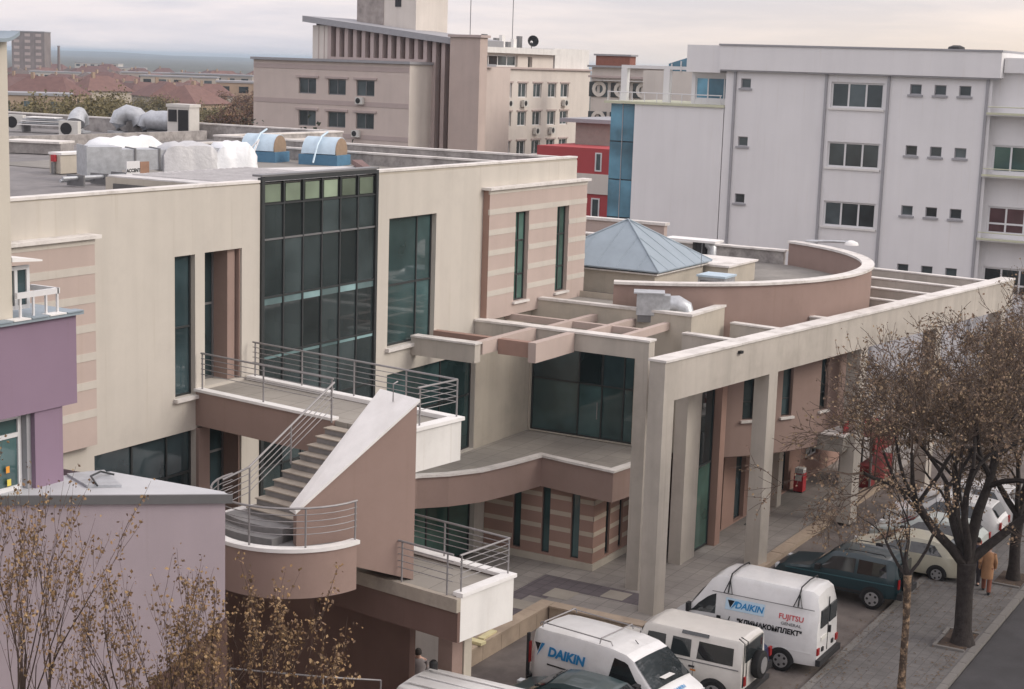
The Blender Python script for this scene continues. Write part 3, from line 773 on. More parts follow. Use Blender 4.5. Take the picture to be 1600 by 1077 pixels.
# ================================================================== colonnade along the street
col = thing('colonnade', 'long pale concrete colonnade with deep beam beside the parked vehicles', 'colonnade', (*ST(42, 25.7), 0))
T0, T1 = 25.42, 25.98
for s in (41.5, 48.3, 55.5, 62.6, 69.8):
    part('pillar', MB().box(s, s + 0.62, T0, T1, 0.0, 6.86, ST), conc, col)
part('beam', MB().box(41.5, 71.2, T0, T1, 6.862, 8.12, ST), conc, col)
segs = [41.46, 46.2, 51.8, 57.0, 62.3, 66.6, 71.24]
rnd = random.Random(5)
for a, b in zip(segs[:-1], segs[1:]):
    part('coping', MB().box(a + 0.006, b - 0.006, T0 - 0.05, T1 + 0.05, 8.122, 8.19 + rnd.uniform(0, 0.012), ST), coping_m, col)
for s, t1 in ((46.7, 28.0), (50.0, 28.0), (53.6, 26.7), (60.0, 28.2), (63.2, 29.8), (66.4, 31.6), (69.6, 33.0)):
    part('cross_beam', MB().box(s, s + 0.3, T1 + 0.004, t1, 7.45, 8.10, ST), conc, col)
    part('coping', MB().box(s - 0.03, s + 0.33, T1 + 0.054, t1, 8.102, 8.16, ST), coping_m, col)
part('drain_spout', MB().box(46.0, 46.18, T0 - 0.12, T0 - 0.002, 7.86, 7.95, ST), dark_pl, col)
# ================================================================== outdoor staircase with bridge and landings
stair = thing('outdoor_staircase', 'brown and white outdoor staircase with steel railings and curved landing', 'staircase', (*ST(28, 25.5), 0))
ZB = 8.25
# bridge from the facade to the stair head
part('bridge_deck', MB().box(28.3, 30.4, 24.66, 32.0, ZB - 0.35, ZB - 0.06, ST), terr_m, stair)
part('bridge_fascia', MB().box(28.22, 28.36, 26.78, 31.9, 7.28, ZB - 0.05, ST), brown, stair)
part('bridge_fascia', MB().box(30.34, 30.48, 24.60, 32.0, 7.28, ZB - 0.05, ST), brown, stair)
part('bridge_end_wall', MB().box(28.2, 30.47, 24.52, 24.66, 7.20, ZB - 0.03, ST), white_paint, stair)
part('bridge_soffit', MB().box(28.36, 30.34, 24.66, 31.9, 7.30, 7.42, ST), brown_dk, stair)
part('coping', MB().box(28.17, 28.44, 26.78, 31.8, ZB - 0.048, ZB + 0.02, ST), white_cope, stair)
part('coping', MB().box(30.26, 30.54, 24.80, 32.0, ZB - 0.048, ZB + 0.06, ST), white_cope, stair)
part('coping', MB().box(28.2, 30.54, 24.46, 24.78, ZB - 0.028, ZB + 0.06, ST), white_cope, stair)
P3 = lambda s, t, z: (*ST(s, t), z)
railing(stair, [P3(28.3, 31.65, ZB), P3(28.3, 26.85, ZB)], 0.98, 5, [0.05, 2.35, 4.75])
railing(stair, [P3(30.4, 31.9, ZB + 0.05), P3(30.4, 24.62, ZB + 0.05), P3(28.9, 24.62, ZB + 0.05)], 0.95, 5, [0.1, 1.9, 3.8, 5.6, 7.28, 8.7])
# steps
step_m = mat('worn_stone_step', (0.40, 0.355, 0.30), 0.9, 0.12, 2.0, 0.2, 40, stain=(0.24, 0.21, 0.185), stain_amt=0.6, stain_scale=1.5)
step_g = mat('grey_stone_step', (0.25, 0.245, 0.245), 0.9, 0.15, 2.0, 0.2, 40)
rs, td = 0.165, 0.285
for i in range(1, 11):
    z = ZB - rs * i; s1 = 28.2 - td * (i - 1); s0 = s1 - td
    st_ = part('step', MB().box(s0, s1, 25.05, 26.75, z - 0.36, z - 0.03, ST), step_m, stair)
    part('tread', MB().box(s0 - 0.03, s1, 25.05, 26.78, z - 0.028, z, ST), step_m, st_)
    part('riser', MB().box(s0 - 0.006, s0 - 0.001, 25.05, 26.74, z - 0.158, z - 0.03, ST), step_g, st_)
# curved landing
C0 = (26.0, 25.9)
def sarc(r, a0=270, a1=90, n=30):   # from the street side round the front to the inner side
    a0, a1 = R(a0), R(a1)
    return [(C0[0] + r * math.cos(a0 + (a1 - a0) * i / n), C0[1] + r * math.sin(a0 + (a1 - a0) * i / n)) for i in range(n + 1)]
ZL = 6.10
land = sarc(1.93) + [(26.6, 27.83), (26.6, 25.2), (26.02, 25.0)]
part('landing_floor', MB().prism(land[::-1], ZL - 0.3, ZL, ST), step_g, stair)
part('landing_fascia', MB().band(sarc(1.90, 272, 60), 0.14, 5.05, 6.12, ST), brown, stair, smooth=30)
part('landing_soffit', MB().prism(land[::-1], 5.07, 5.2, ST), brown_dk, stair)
part('landing_coping', MB().band(sarc(1.89, 274, 62), 0.24, 6.122, 6.21, ST), white_cope, stair, smooth=30)
for k in range(1, 3):
    z = ZL + rs * (3 - k)
    front = 25.35 - 0.34 * k
    pts = [(25.42, 25.25), (25.42, 27.2)] + [(front - 0.16 * math.sin(PI * j / 8), 27.2 - (27.2 - 25.25) * j / 8) for j in range(9)]
    part('step', MB().prism(pts, ZL - 0.02, z, ST), step_g, stair)
rl = [P3(*p, 6.2) for p in sarc(1.9, 274, 95, 18)]
railing(stair, rl, 0.92, 5, [0.05, 1.35, 2.65, 4.0, 5.3], gap=0.15)
# railing on the open side of the flight
railing(stair, [P3(28.2, 26.72, ZB), P3(25.35, 26.72, 6.62), P3(24.75, 26.95, 6.4)], 0.93, 5, [0.1, 1.7, 3.25], gap=0.15)
# wedge-shaped flank wall with white sloping coping
oi = [(28.05, 25.08), (25.15, 25.05)]; oo = [(27.82, 23.72), (25.02, 24.82)]
zt_, zl_ = 9.22, 7.0
part('flank_wall', MB().prism([oo[1], oo[0], oi[0], oi[1]], [5.95, 4.9, 4.9, 5.95], [zl_ - 0.06, zt_ - 0.06, zt_ - 0.06, zl_ - 0.06], ST), brown, stair)
ex = 0.05
part('sloping_coping', MB().prism([(oo[1][0] - 0.08, oo[1][1] - ex), (oo[0][0] + 0.05, oo[0][1] - ex), (oi[0][0] + 0.05, oi[0][1] + ex), (oi[1][0] - 0.08, oi[1][1] + ex)],
     [zl_ - 0.06 - 0.055, zt_ - 0.02, zt_ - 0.02, zl_ - 0.06 - 0.055], [zl_ - 0.03, zt_ + 0.05, zt_ + 0.05, zl_ - 0.03], ST), white_cope, stair)
part('bracket', MB().tube([P3(27.75, 24.4, zt_ - 0.1), P3(27.75, 24.4, zt_ + 0.32), P3(27.9, 24.4, zt_ + 0.36)], 0.02, 6), steel, stair)
# lower landing
ZD = 4.9
part('lower_deck', MB().box(27.42, 29.42, 22.16, 27.0, ZD - 0.28, ZD, ST), terr_m, stair)
part('deck_edge', MB().box(27.34, 27.485, 21.99, 25.6, ZD - 0.30, ZD + 0.025, ST), step_m, stair)
part('deck_end_wall', MB().box(27.49, 29.5, 22.0, 22.14, 3.86, ZD + 0.04, ST), white_paint, stair)
part('coping', MB().box(27.5, 29.56, 21.95, 22.24, ZD + 0.042, ZD + 0.13, ST), white_cope, stair)
part('coping', MB().box(29.28, 29.56, 22.25, 26.2, ZD + 0.042, ZD + 0.13, ST), white_cope, stair)
part('parapet', MB().box(29.34, 29.5, 22.15, 26.2, 3.9, ZD + 0.04, ST), brown, stair)
railing(stair, [P3(29.42, 26.0, ZD + 0.12), P3(29.42, 22.10, ZD + 0.12), P3(27.56, 22.10, ZD + 0.12)], 0.88, 5, [0.2, 1.9, 3.88, 5.7], gap=0.14)
railing(stair, [P3(27.44, 25.35, ZD), P3(27.44, 22.20, ZD)], 1.02, 5, [0.05, 1.60, 2.98], gap=0.16)
# base: brown walls, post and passage under the deck
part('base_beam', MB().box(27.38, 27.484, 21.99, 26.6, 3.88, ZD - 0.31, ST), brown_dk, stair)
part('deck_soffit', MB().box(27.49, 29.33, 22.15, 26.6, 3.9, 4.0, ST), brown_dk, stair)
part('base_wall', MB().box(28.5, 28.72, 24.37, 31.5, 0.0, 3.895, ST), brown_dk, stair)  # dark brown render, with overhang shade partly put into its colour
part('base_wall', MB().box(27.48, 27.7, 26.62, 31.5, 3.4, 5.06, ST), brown_dk, stair)
part('base_post', MB().box(28.5, 28.9, 23.02, 23.46, 0.0, 3.895, ST), brown, stair)
part('base_post', MB().box(28.91, 29.2, 22.98, 23.3, 0.0, 3.895, ST), cream_d, stair)
part('screen_wall', MB().box(32.6, 32.75, 25.9, 28.6, 0.0, 2.6, ST), white_paint, stair)
# thin pole rail in front, at the foot of the brown wall
tk = thing('low_railing', 'low thin grey railing in front of the dark brown staircase base', 'railing', (*ST(25, 25.2), 0))
q0, q1, q2 = ST(24.4, 26.3), ST(25.4, 24.3), ST(26.6, 23.6)
part('rail', MB().tube([(*q0, 3.0), (*q1, 3.03), (*q2, 2.78)], 0.022, 6), steel, tk)
for q, z in ((q0, 3.0), (q1, 3.03), (q2, 2.78)):
    part('railing_post', MB().tube([(*q, 0), (*q, z)], 0.022, 6), steel, tk)

# ================================================================== neighbouring lilac building (left edge)
lil = thing('lilac_building', 'lilac and purple building with ivory upper wall at the left edge', 'building', (20, 21, 0))
pA, pB = Vector((12.05, 30.56)), Vector((21.72, 18.10))
dr = (pB - pA).normalized(); Lw = (pB - pA).length
part('wall', MB().panel((pA.x, pA.y), (dr.x, dr.y), Lw, 0.0, 9.18, [], 0.2), purple, lil)
nin = Vector((-dr.y, dr.x))
if nin.x < 0: nin = -nin
part('wall', MB().panel((pB.x, pB.y), (-0.05, 1.0), 5.0, 0.0, 9.18, [], 0.2), purple, lil)
# flat sheet-metal roof of the lilac block with its edge trim
rf = [(12.0, 30.5), (21.76, 18.05), (21.86, 18.25), (21.72, 20.85), (20.95, 21.35), (20.95, 27.5), (14, 31)]
part('roof', MB().prism(rf, 9.182, 9.25), mat('pale_sheet_roof', (0.52, 0.53, 0.55), 0.6, 0.08, 0.8), lil)
part('roof_trim', MB().band([(12.0, 30.5), (21.78, 17.98)], 0.06, 9.10, 9.262), alu, lil)
part('roof_flashing', MB().prism([(21.0, 21.25), (21.6, 20.9), (21.0, 19.9), (20.6, 20.35)], 9.252, 9.30), galv, lil)
part('roof_rail', MB().tube([(20.7, 20.2, 9.3), (20.95, 20.6, 9.36), (21.3, 20.7, 9.36), (21.45, 20.5, 9.3)], 0.02, 6), alu_dk, lil)
# brown plinth that climbs with the ground, two steps proud of the wall
zr = lambda f: 5.4 + 0
pl0, pl1 = pB - dr * 2.05, pB + dr * 0.04
off = Vector((dr.y, -dr.x)) * 0.03
part('plinth', MB().prism([(pl0.x + off.x, pl0.y + off.y), (pl1.x + off.x, pl1.y + off.y), (pl1.x, pl1.y), (pl0.x, pl0.y)], 0.0, [5.0, 6.98, 6.98, 5.0]), brown_dk, lil)
# purple bay with window below
part('bay_wall', MB().box(14.0, 21.04, 21.0, 23.5, 10.66, 12.30), purple_dk, lil)
part('bay_ledge', MB().box(14.0, 21.14, 20.90, 23.6, 12.302, 12.36), zinc, lil)
for k in range(7):
    part('ledge_tile', MB().box(18.2 + k * 0.42, 18.2 + k * 0.42 + 0.39, 20.87, 21.1, 12.361, 12.385), white_cope if k % 2 else zinc, lil)
part('pier', MB().box(20.05, 20.72, 21.05, 23.0, 9.2, 10.655), purple_dk, lil)
part('pier', MB().box(19.95, 20.08, 21.15, 21.6, 9.2, 10.655), grey_trim, lil)
part('wall', MB().box(14, 20.0, 21.9, 23.0, 9.2, 10.655), purple_dk, lil)
window(lil, (0, 21.3), (1, 0), 17.0, 19.94, 9.25, 10.62, 0.0, 2, 1, alu_white, g_teal, 0.08, zsplit=[10.25])
org = mat('sticker_orange', (0.75, 0.33, 0.05), 0.6, 0.05); yelm = mat('sticker_yellow', (0.72, 0.6, 0.12), 0.6, 0.05)
part('sticker', MB().box(19.55, 19.63, 21.25, 21.256, 9.60, 9.72), org, lil)
part('sticker', MB().box(19.57, 19.66, 21.25, 21.256, 9.36, 9.48), yelm, lil)
# ivory tower wall, its curved roof edge and the window with flower rail
part('tower_wall', MB().box(14.0, 19.66, 21.12, 26.0, 12.37, 17.15), ivory, lil)
pts = []
for i in range(7):
    f = i / 6
    pts.append((19.4 + 0.35 * f, 17.1 + 0.13 * f * f))
tr = MB()
for i in range(6):
    a, b = pts[i], pts[i + 1]
    tr.add([(a[0], 20.9, a[1]), (b[0], 20.9, b[1]), (b[0], 26, b[1]), (a[0], 26, a[1]), (a[0], 20.9, a[1] + 0.06), (b[0], 20.9, b[1] + 0.06), (b[0], 26, b[1] + 0.06), (a[0], 26, a[1] + 0.06)],
           [(3, 2, 1, 0), (4, 5, 6, 7), (0, 1, 5, 4), (2, 3, 7, 6)])
tr.box(14, 19.4, 20.9, 26, 17.1, 17.16)
part('tower_roof', tr, zinc, lil)
bx_ = part('window_box', MB().box(19.67, 20.02, 21.5, 23.0, 12.37, 13.28), ivory, lil)
window(lil, (0, 21.48), (1, 0), 19.72, 20.36, 12.45, 13.22, -0.02, 2, 1, alu_white, g_dark, 0.07)
part('canopy', MB().prism([(19.66, 21.1), (20.45, 21.2), (20.45, 21.9), (19.66, 21.9)], [13.36, 13.30, 13.30, 13.36], [13.44, 13.33, 13.33, 13.44]), white_cope, lil)
part('flower_rail', MB().box(19.68, 20.65, 21.02, 21.08, 12.72, 12.82).box(20.62, 20.68, 21.02, 21.7, 12.72, 12.82), alu_white, lil)
for u in (19.75, 20.05, 20.35, 20.62):
    part('rail_post', MB().box(u, u + 0.035, 21.03, 21.07, 12.38, 12.72), alu_white, lil)

# ================================================================== plant on the main roof
ZR = 12.93
def onroof(name, label, cat, loc, rz=0.0, group=None): return thing(name, label, cat, (loc[0], loc[1], ZR if len(loc) < 3 else loc[2]), rz, group)
# big air duct with two plastic-wrapped lengths
duct = onroof('air_duct', 'long grey square air duct partly wrapped in plastic near the roof edge', 'duct', (38.5, 37.0), R(-30))
def lp(n, mb, m, par, **k): return part(n, mb, m, par, world=False, **k)
lp('duct_box', MB().box(-0.75, 0.35, -0.55, 0.55, 0.2, 1.08), galv, duct)
lp('duct_flange', MB().box(-0.79, -0.75, -0.59, 0.59, 0.16, 1.12), galv, duct)
lp('duct_run', MB().box(0.36, 2.4, -0.5, 0.5, 0.35, 1.0), galv, duct)
for x in (0.8, 1.6, 2.38):
    lp('duct_flange', MB().box(x - 0.025, x + 0.025, -0.54, 0.54, 0.31, 1.04), alu, duct)
lp('duct_run', MB().box(2.42, 4.7, -0.5, 0.5, 0.35, 1.05), galv, duct)
for x in (-0.6, 0.2, 1.2, 2.6, 3.6, 4.5):
    for y in (-0.4, 0.4):
        lp('support', MB().box(x - 0.03, x + 0.03, y - 0.03, y + 0.03, 0.0, 0.32), alu, duct)
wrapm = mat('white_plastic_sheet', (0.80, 0.82, 0.84), 0.35, 0.06, 3, 0.6, 9, spec=0.5)
wrapg = mat('grey_plastic_sheet', (0.52, 0.52, 0.53), 0.4, 0.10, 3, 0.8, 9, spec=0.5)
def crumple(x0, x1, y0, y1, z0, z1, seed, amp=0.09, n=12):
    """a lumpy cover draped over a box"""
    rn = random.Random(seed); m = MB(); vs = []; fs = []
    prof = [(y0 - 0.18, z0), (y0 - 0.08, z0 + (z1 - z0) * 0.5), (y0, z1 - 0.06), (y0 + (y1 - y0) * 0.3, z1 + 0.03), (y0 + (y1 - y0) * 0.7, z1 + 0.05), (y1, z1 - 0.05), (y1 + 0.08, z0 + (z1 - z0) * 0.5), (y1 + 0.18, z0)]
    for i in range(n + 1):
        f = i / n; x = x0 + (x1 - x0) * f
        end = 1 - 0.35 * max(0, abs(f - 0.5) * 2 - 0.75) * 4
        for (y, z) in prof:
            vs.append((x + rn.uniform(-amp, amp) * 0.6, (y0 + y1) / 2 + (y - (y0 + y1) / 2) * (0.9 + 0.1 * end) + rn.uniform(-amp, amp) * 0.7, z0 + (z - z0) * end + rn.uniform(-amp, amp) * (0.25 if z <= z0 else 1)))
    k = len(prof)
    for i in range(n):
        for j in range(k - 1):
            fs.append((i * k + j, i * k + j + 1, (i + 1) * k + j + 1, (i + 1) * k + j))
    fs += [tuple(range(k - 1, -1, -1)), tuple(n * k + j for j in range(k))]
    return m.add(vs, fs)
solo('plastic_cover', crumple(0, 3.2, -0.6, 0.6, 0.0, 0.85, 4, 0.06, 16), wrapm, 'bright white plastic sheet heaped over ducting behind the square duct', 'cover', 'plastic covers on the roof', smooth=60).location = (44.0, 42.9, ZR + 0.02)
c2 = solo('plastic_cover', crumple(0, 1.9, -0.58, 0.58, 0.0, 0.86, 8, 0.045), wrapg, 'grey plastic sheet stretched over the middle of the long duct', 'cover', 'plastic covers on the roof', smooth=60)
c2.location = (39.97, 36.15, ZR + 0.30); c2.rotation_euler = (0, 0, R(-30))
c3 = solo('plastic_cover', crumple(0, 1.4, -0.6, 0.6, 0.0, 0.95, 12, 0.06), wrapm, 'white plastic sheet hanging over the right end of the long duct', 'cover', 'plastic covers on the roof', smooth=60)
c3.location = (41.53, 35.25, ZR + 0.22); c3.rotation_euler = (0, 0, R(-30))
elb = onroof('duct_elbow', 'dusty grey round duct elbow under the wrapped duct', 'duct', (41.2, 34.9))
lp('bend', MB().tube([(-0.2, 0.35, 0.32), (0, 0.1, 0.30), (0.05, -0.1, 0.22), (0.05, -0.2, 0.05)], 0.2, 12), galv, elb, smooth=50)
sgn = onroof('roof_sign', 'small white sign board with black word standing at the roof edge', 'sign', (37.6, 34.9))
lp('board', MB().box(-0.42, 0.16, -0.02, 0.02, 0.12, 0.75), alu_white, sgn)
lp('board', MB().box(0.18, 0.58, -0.02, 0.02, 0.30, 0.72), mat('brown_board', (0.33, 0.2, 0.14), 0.8, 0.15), sgn)
lp('leg', MB().box(-0.3, -0.26, 0.021, 0.06, 0, 0.6), alu, sgn); lp('leg', MB().box(0.05, 0.09, 0.021, 0.06, 0, 0.6), alu, sgn)
bd = part('board_foot', MB().box(0.18, 0.58, -0.018, 0.018, 0.10, 0.295), alu_white, sgn, world=False)
place_text(text_mesh('ACCENT', 0.15, 0, 0.006), black, sgn, (-0.13, -0.024, 0.46), (1, 0, 0), (0, 0, 1))
redb = onroof('red_box', 'small red box on the end of a low white roof curb', 'box', (39.0, 39.9))
lp('casing', MB().box(0.02, 0.12, -0.09, 0.09, 0.40, 0.62), mat('signal_red', (0.45, 0.05, 0.06), 0.5, 0.05), redb)
lp('curb', MB().box(0.13, 1.5, -0.25, 0.25, 0.0, 0.62), cream_d, redb); lp('lid', MB().box(0.125, 1.55, -0.3, 0.3, 0.622, 0.70), white_cope, redb)
lp('foot', MB().box(0.0, 0.1, -0.05, 0.05, 0.0, 0.38), alu, redb)
pipes = onroof('roof_pipes', 'grey low pipework and curb in front of the square duct', 'pipes', (37.6, 35.6))
lp('pipe', MB().tube([(-2.2, 0.2, 0.25), (0.4, 0, 0.25), (0.6, 0, 0.1)], 0.06, 8), galv, pipes, smooth=60)
lp('pipe', MB().tube([(-2.0, 0.5, 0.15), (1.2, 0.5, 0.15)], 0.05, 8), galv, pipes, smooth=60)
for x in (-1.6, -0.6, 0.3):
    lp('bracket', MB().box(x - 0.03, x + 0.03, -0.1, 0.6, 0.0, 0.34), alu, pipes)
# two pale-blue fan barrels
blue_m = mat('pale_blue_sheet', (0.52, 0.64, 0.73), 0.45, 0.08, 4, metal=0.2); blue_p = mat('blue_steel', (0.10, 0.22, 0.34), 0.5, 0.1, 4); tanm = mat('tan_end', (0.33, 0.24, 0.17), 0.8, 0.15, 4)
def barrel(loc, label):
    t = onroof('fan_barrel', label, 'fan', loc, R(-80), 'pale blue fan barrels on the roof')
    m = MB(); n = 14; pr_ = [(0.55 * math.cos(PI * i / n - 0.15), 0.52 + 0.55 * math.sin(PI * (i * 1.1) / n - 0.15)) for i in range(n + 1)]
    vs = [(x, y, z) for x in (-0.72, 0.72) for (y, z) in pr_]; k = n + 1
    fs = [(i, i + 1, k + i + 1, k + i) for i in range(n)] + [tuple(range(k)), tuple(range(2 * k - 1, k - 1, -1))]
    lp('hood', m.add(vs, fs), blue_m, t, smooth=40)
    lp('end_cap', MB().tube([(0.722, 0, 0.55), (0.76, 0, 0.55)], 0.5, 18), tanm, t)
    lp('base', MB().box(-0.8, 0.85, -0.6, 0.6, 0.0, 0.40), blue_p, t)
    lp('strap', MB().tube([(0.0, -0.95, 0.1), (0.0, -0.60, 0.75), (0.0, -0.25, 1.08), (0.05, 0.2, 1.25)], 0.04, 6), blue_m, t)
    return t
barrel((50.4, 40.1), 'pale blue fan barrel with strap, left of the pair behind the curtain wall roof')
barrel((50.9, 37.5), 'pale blue fan barrel with strap, right of the pair behind the curtain wall roof')
gp = onroof('tripod_pole', 'leaning white poles beside the left blue fan barrel', 'pole', (46.9, 38.7))
lp('pole', MB().tube([(0, 0, 0), (1.0, -0.4, 1.0)], 0.03, 6), alu_white, gp); lp('pole', MB().tube([(0.1, -0.6, 0), (1.0, -0.4, 1.0)], 0.03, 6), alu_white, gp)
# far row: cowls, elbow ducts, condenser cabinet, outdoor units
def cowl(loc, rz, label, s=1.0):
    t = onroof('vent_cowl', label, 'vent', loc, rz, 'silver vent cowls on the roof')
    pts = [(0, 0, 0), (0, 0, 0.5 * s), (0.12 * s, 0, 0.85 * s), (0.5 * s, 0, 1.05 * s), (0.95 * s, 0, 0.95 * s), (1.2 * s, 0, 0.6 * s)]
    lp('bend', MB().tube(pts, [0.42 * s] * 5 + [0.5 * s], 16), galv, t, smooth=50)
    lp('collar', MB().tube([(0, 0, 0.02), (0, 0, 0.12)], 0.52 * s, 16), galv, t)
    return t
cowl((61.2, 58.0), R(-60), 'silver bent vent cowl, tallest one at the back of the roof', 1.0)
cowl((61.6, 56.6), R(-70), 'silver bent vent cowl just right of the tallest one', 0.85)
cowl((59.4, 58.7), R(-150), 'silver round-topped vent cowl behind the outdoor units at left', 0.9)
du = onroof('duct_drum', 'grey cylindrical duct section between the cowls and the condenser cabinet', 'duct', (61.2, 55.1), R(-75))
lp('casing', MB().tube([(-0.65, 0, 0.75), (0.1, 0, 0.75), (0.7, 0, 0.72)], [0.45, 0.52, 0.52], 18), galv, du, smooth=40)
lp('stand', MB().box(-0.6, 0.65, -0.35, 0.35, 0.0, 0.26), alu, du)
lp('outlet', MB().tube([(-0.69, 0, 0.75), (-0.65, 0, 0.75)], 0.34, 16), dark_pl, du)
cb = onroof('condenser_cabinet', 'tall pale condenser cabinet with dark louvred front', 'air conditioner', (60.9, 53.4), R(-78))
lp('casing', MB().box(-0.6, 0.6, -0.5, 0.5, 0.0, 1.5), mat('off_white_metal', (0.60, 0.58, 0.545), 0.5, 0.06, 3), cb)
lp('top', MB().box(-0.65, 0.65, -0.55, 0.55, 1.502, 1.65), mat('off_white_metal', (0.6, 0.58, 0.55)), cb)
lp('grille', MB().box(0.0, 0.54, -0.53, -0.502, 0.12, 1.38), dark_pl, cb)
lp('grille', MB().box(-0.54, -0.08, -0.53, -0.502, 0.8, 1.38), dark_pl, cb)
unitm = mat('outdoor_unit_white', (0.62, 0.61, 0.575), 0.5, 0.06, 3)
def outdoor_unit(loc, rz, label, group, sc=1.0):
    t = thing('outdoor_unit', label, 'air conditioner', loc, rz, group)
    lp('casing', MB().box(-0.45 * sc, 0.45 * sc, -0.17 * sc, 0.17 * sc, 0, 0.68 * sc), unitm, t)
    lp('fan_grille', MB().tube([(-0.1 * sc, -0.172 * sc, 0.34 * sc), (-0.1 * sc, -0.19 * sc, 0.34 * sc)], 0.27 * sc, 16), dark_pl, t)
    return t
outdoor_unit((55.4, 55.5, ZR + 0.1), R(-70), 'cream outdoor unit with round fan grille left on the roof', 'outdoor units on the roof', 1.05)
outdoor_unit((57.8, 61.6, ZR + 0.1), R(-70), 'cream outdoor unit half hidden at the far left of the roof', 'outdoor units on the roof', 1.05)
jk = onroof('sheet_pile', 'pile of pale sheets and pipes at the far left of the roof', 'building material', (58.4, 60.0), R(-70))
for i in range(5):
    lp('sheet', MB().box(-1.4 + i * 0.1, 1.2 - i * 0.15, -0.5, 0.4, 0.35 + i * 0.09, 0.40 + i * 0.09), galv if i % 2 else white_cope, jk)
lp('trestle', MB().box(-1.2, -1.1, -0.4, 0.4, 0, 0.35), alu, jk); lp('trestle', MB().box(0.9, 1.0, -0.4, 0.4, 0, 0.35), alu, jk)
lowb = onroof('roof_curb', 'low concrete roof curb with pale lid at the left of the roof', 'roof curb', (46.6, 48.0), R(-70))
lp('curb', MB().box(-1.4, 0.9, -0.6, 0.6, 0, 0.42), rubble, lowb); lp('lid', MB().box(-1.5, 0.9, -0.7, 0.7, 0.422, 0.5), coping_m, lowb)
# small plant on the wing roof
fu = thing('roof_fan_unit', 'silver box fan with bent round outlet on the entrance wing parapet', 'fan', (50.75, 23.15, 8.3), R(-65))
lp('casing', MB().box(-0.55, 0.35, -0.4, 0.4, 0.25, 1.0), galv, fu)
lp('lid', MB().box(-0.66, 0.42, -0.45, 0.45, 1.002, 1.05), galv, fu)
lp('neck', MB().box(0.352, 0.62, -0.28, 0.28, 0.32, 0.95), galv, fu)
lp('bend', MB().tube([(0.62, 0, 0.62), (0.85, 0, 0.62), (1.1, 0, 0.5), (1.18, 0, 0.2)], [0.30, 0.33, 0.33, 0.33], 14), galv, fu, smooth=50)
lp('foot', MB().box(-0.5, 0.5, -0.35, 0.35, 0.0, 0.245), alu, fu)
sk = thing('skylight_box', 'small pale blue topped box on the wing roof beside the pyramid', 'skylight', (57.6, 23.7, 8.4), R(0))
lp('casing', MB().box(-0.2, 0.9, -0.5, 0.6, 0.0, 0.72), galv, sk); lp('top', MB().box(-0.25, 0.95, -0.55, 0.65, 0.722, 0.80), blue_m, sk)
lp('louvre', MB().box(-0.225, -0.202, -0.4, 0.5, 0.12, 0.6), alu, sk)
hd = thing('duct_hood', 'white flat hood with dark outlet behind the pyramid roof', 'duct', (66.5, 28.5, 8.6), R(-90))
lp('hood', MB().box(-1.2, 1.3, -0.5, 0.5, 0.85, 0.95), white_cope, hd); lp('throat', MB().tube([(0.4, 0, 0.05), (0.4, 0, 0.84)], 0.36, 14), dark_pl, hd); lp('elbow', MB().tube([(0.95, 0, 0.0), (0.95, 0, 0.6), (0.7, 0, 0.8)], 0.22, 12), galv, hd, smooth=50)
pc = thing('pipe_coil', 'pale pipe and cap lying on the far rim of the drum roof', 'pipes', (69.3, 22.9, 9.52), R(-60))
lp('pipe', MB().tube([(-1.2, 0.2, 0.10), (0, 0, 0.14), (0.8, -0.05, 0.12)], 0.06, 8), galv, pc, smooth=60); lp('cap', MB().tube([(0.8, 0, 0.0), (0.8, 0, 0.12), (0.8, 0, 0.2)], [0.34, 0.3, 0.1], 14), white_cope, pc, smooth=60)
# ================================================================== grey office block behind (faces -X, runs along Y)
GX = 90.0
gb = thing('grey_block', 'large pale grey office block with dark window triplets behind the drum', 'building', (95, 28, 0))
YA = 36.95                     # left end of the main face
def gy(y): return YA - y
rowz = [16.62, 13.22, 9.84, 6.52]
gh = []
for z in rowz[:3]: gh.append((gy(36.0), gy(35.38), z - 0.56, z))
for z in (16.6, 13.21, 9.8): gh.append((gy(30.46), gy(27.38), z - 1.45, z))
for z in rowz:
    for y in (25.9, 24.52, 23.15): gh.append((gy(y), gy(y - 0.66), z - 0.56, z))
part('wall', MB().panel((GX, YA), (0, -1), YA - 21.35, 0, 17.1, gh, 0.2), grey_wall, gb)
for h in gh:
    wide = h[1] - h[0] > 1
    window(gb, (GX, YA), (0, -1), h[0], h[1], h[2], h[3], 0.14, 3 if wide else 1, 1, alu_white if wide else grey_trim, g_far, 0.10 if wide else 0.05)
    part('sill', MB().box(GX - 0.10, GX - 0.003, YA - h[1] - 0.1, YA - h[0] + 0.1, h[2] - 0.12, h[2] - 0.005), white_paint if wide else grey_trim, gb)
# bare frieze and top
part('frieze', MB().box(GX - 0.35, GX + 16, 20.9, 37.3, 17.1, 18.5), grey_wall, gb)
part('roof_edge', MB().box(GX - 0.42, GX + 16, 20.85, 37.35, 18.502, 18.60), grey_trim, gb)
part('frieze', MB().box(GX - 0.1, GX + 16, 37.32, 39.5, 16.9, 18.5), grey_wall, gb)
part('frieze_trim', MB().box(GX - 0.30, GX - 0.003, 20.95, 37.2, 17.02, 17.098), grey_trim, gb)
for y in (36.35, 30.75, 27.1, 21.6):
    part('downpipe', MB().box(GX - 0.12, GX - 0.003, y - 0.07, y + 0.07, 0, 17.0), grey_trim, gb)
part('core', MB().box(GX + 0.25, GX + 16, 21.5, 36.9, 0, 17.0), grey_wall, gb)
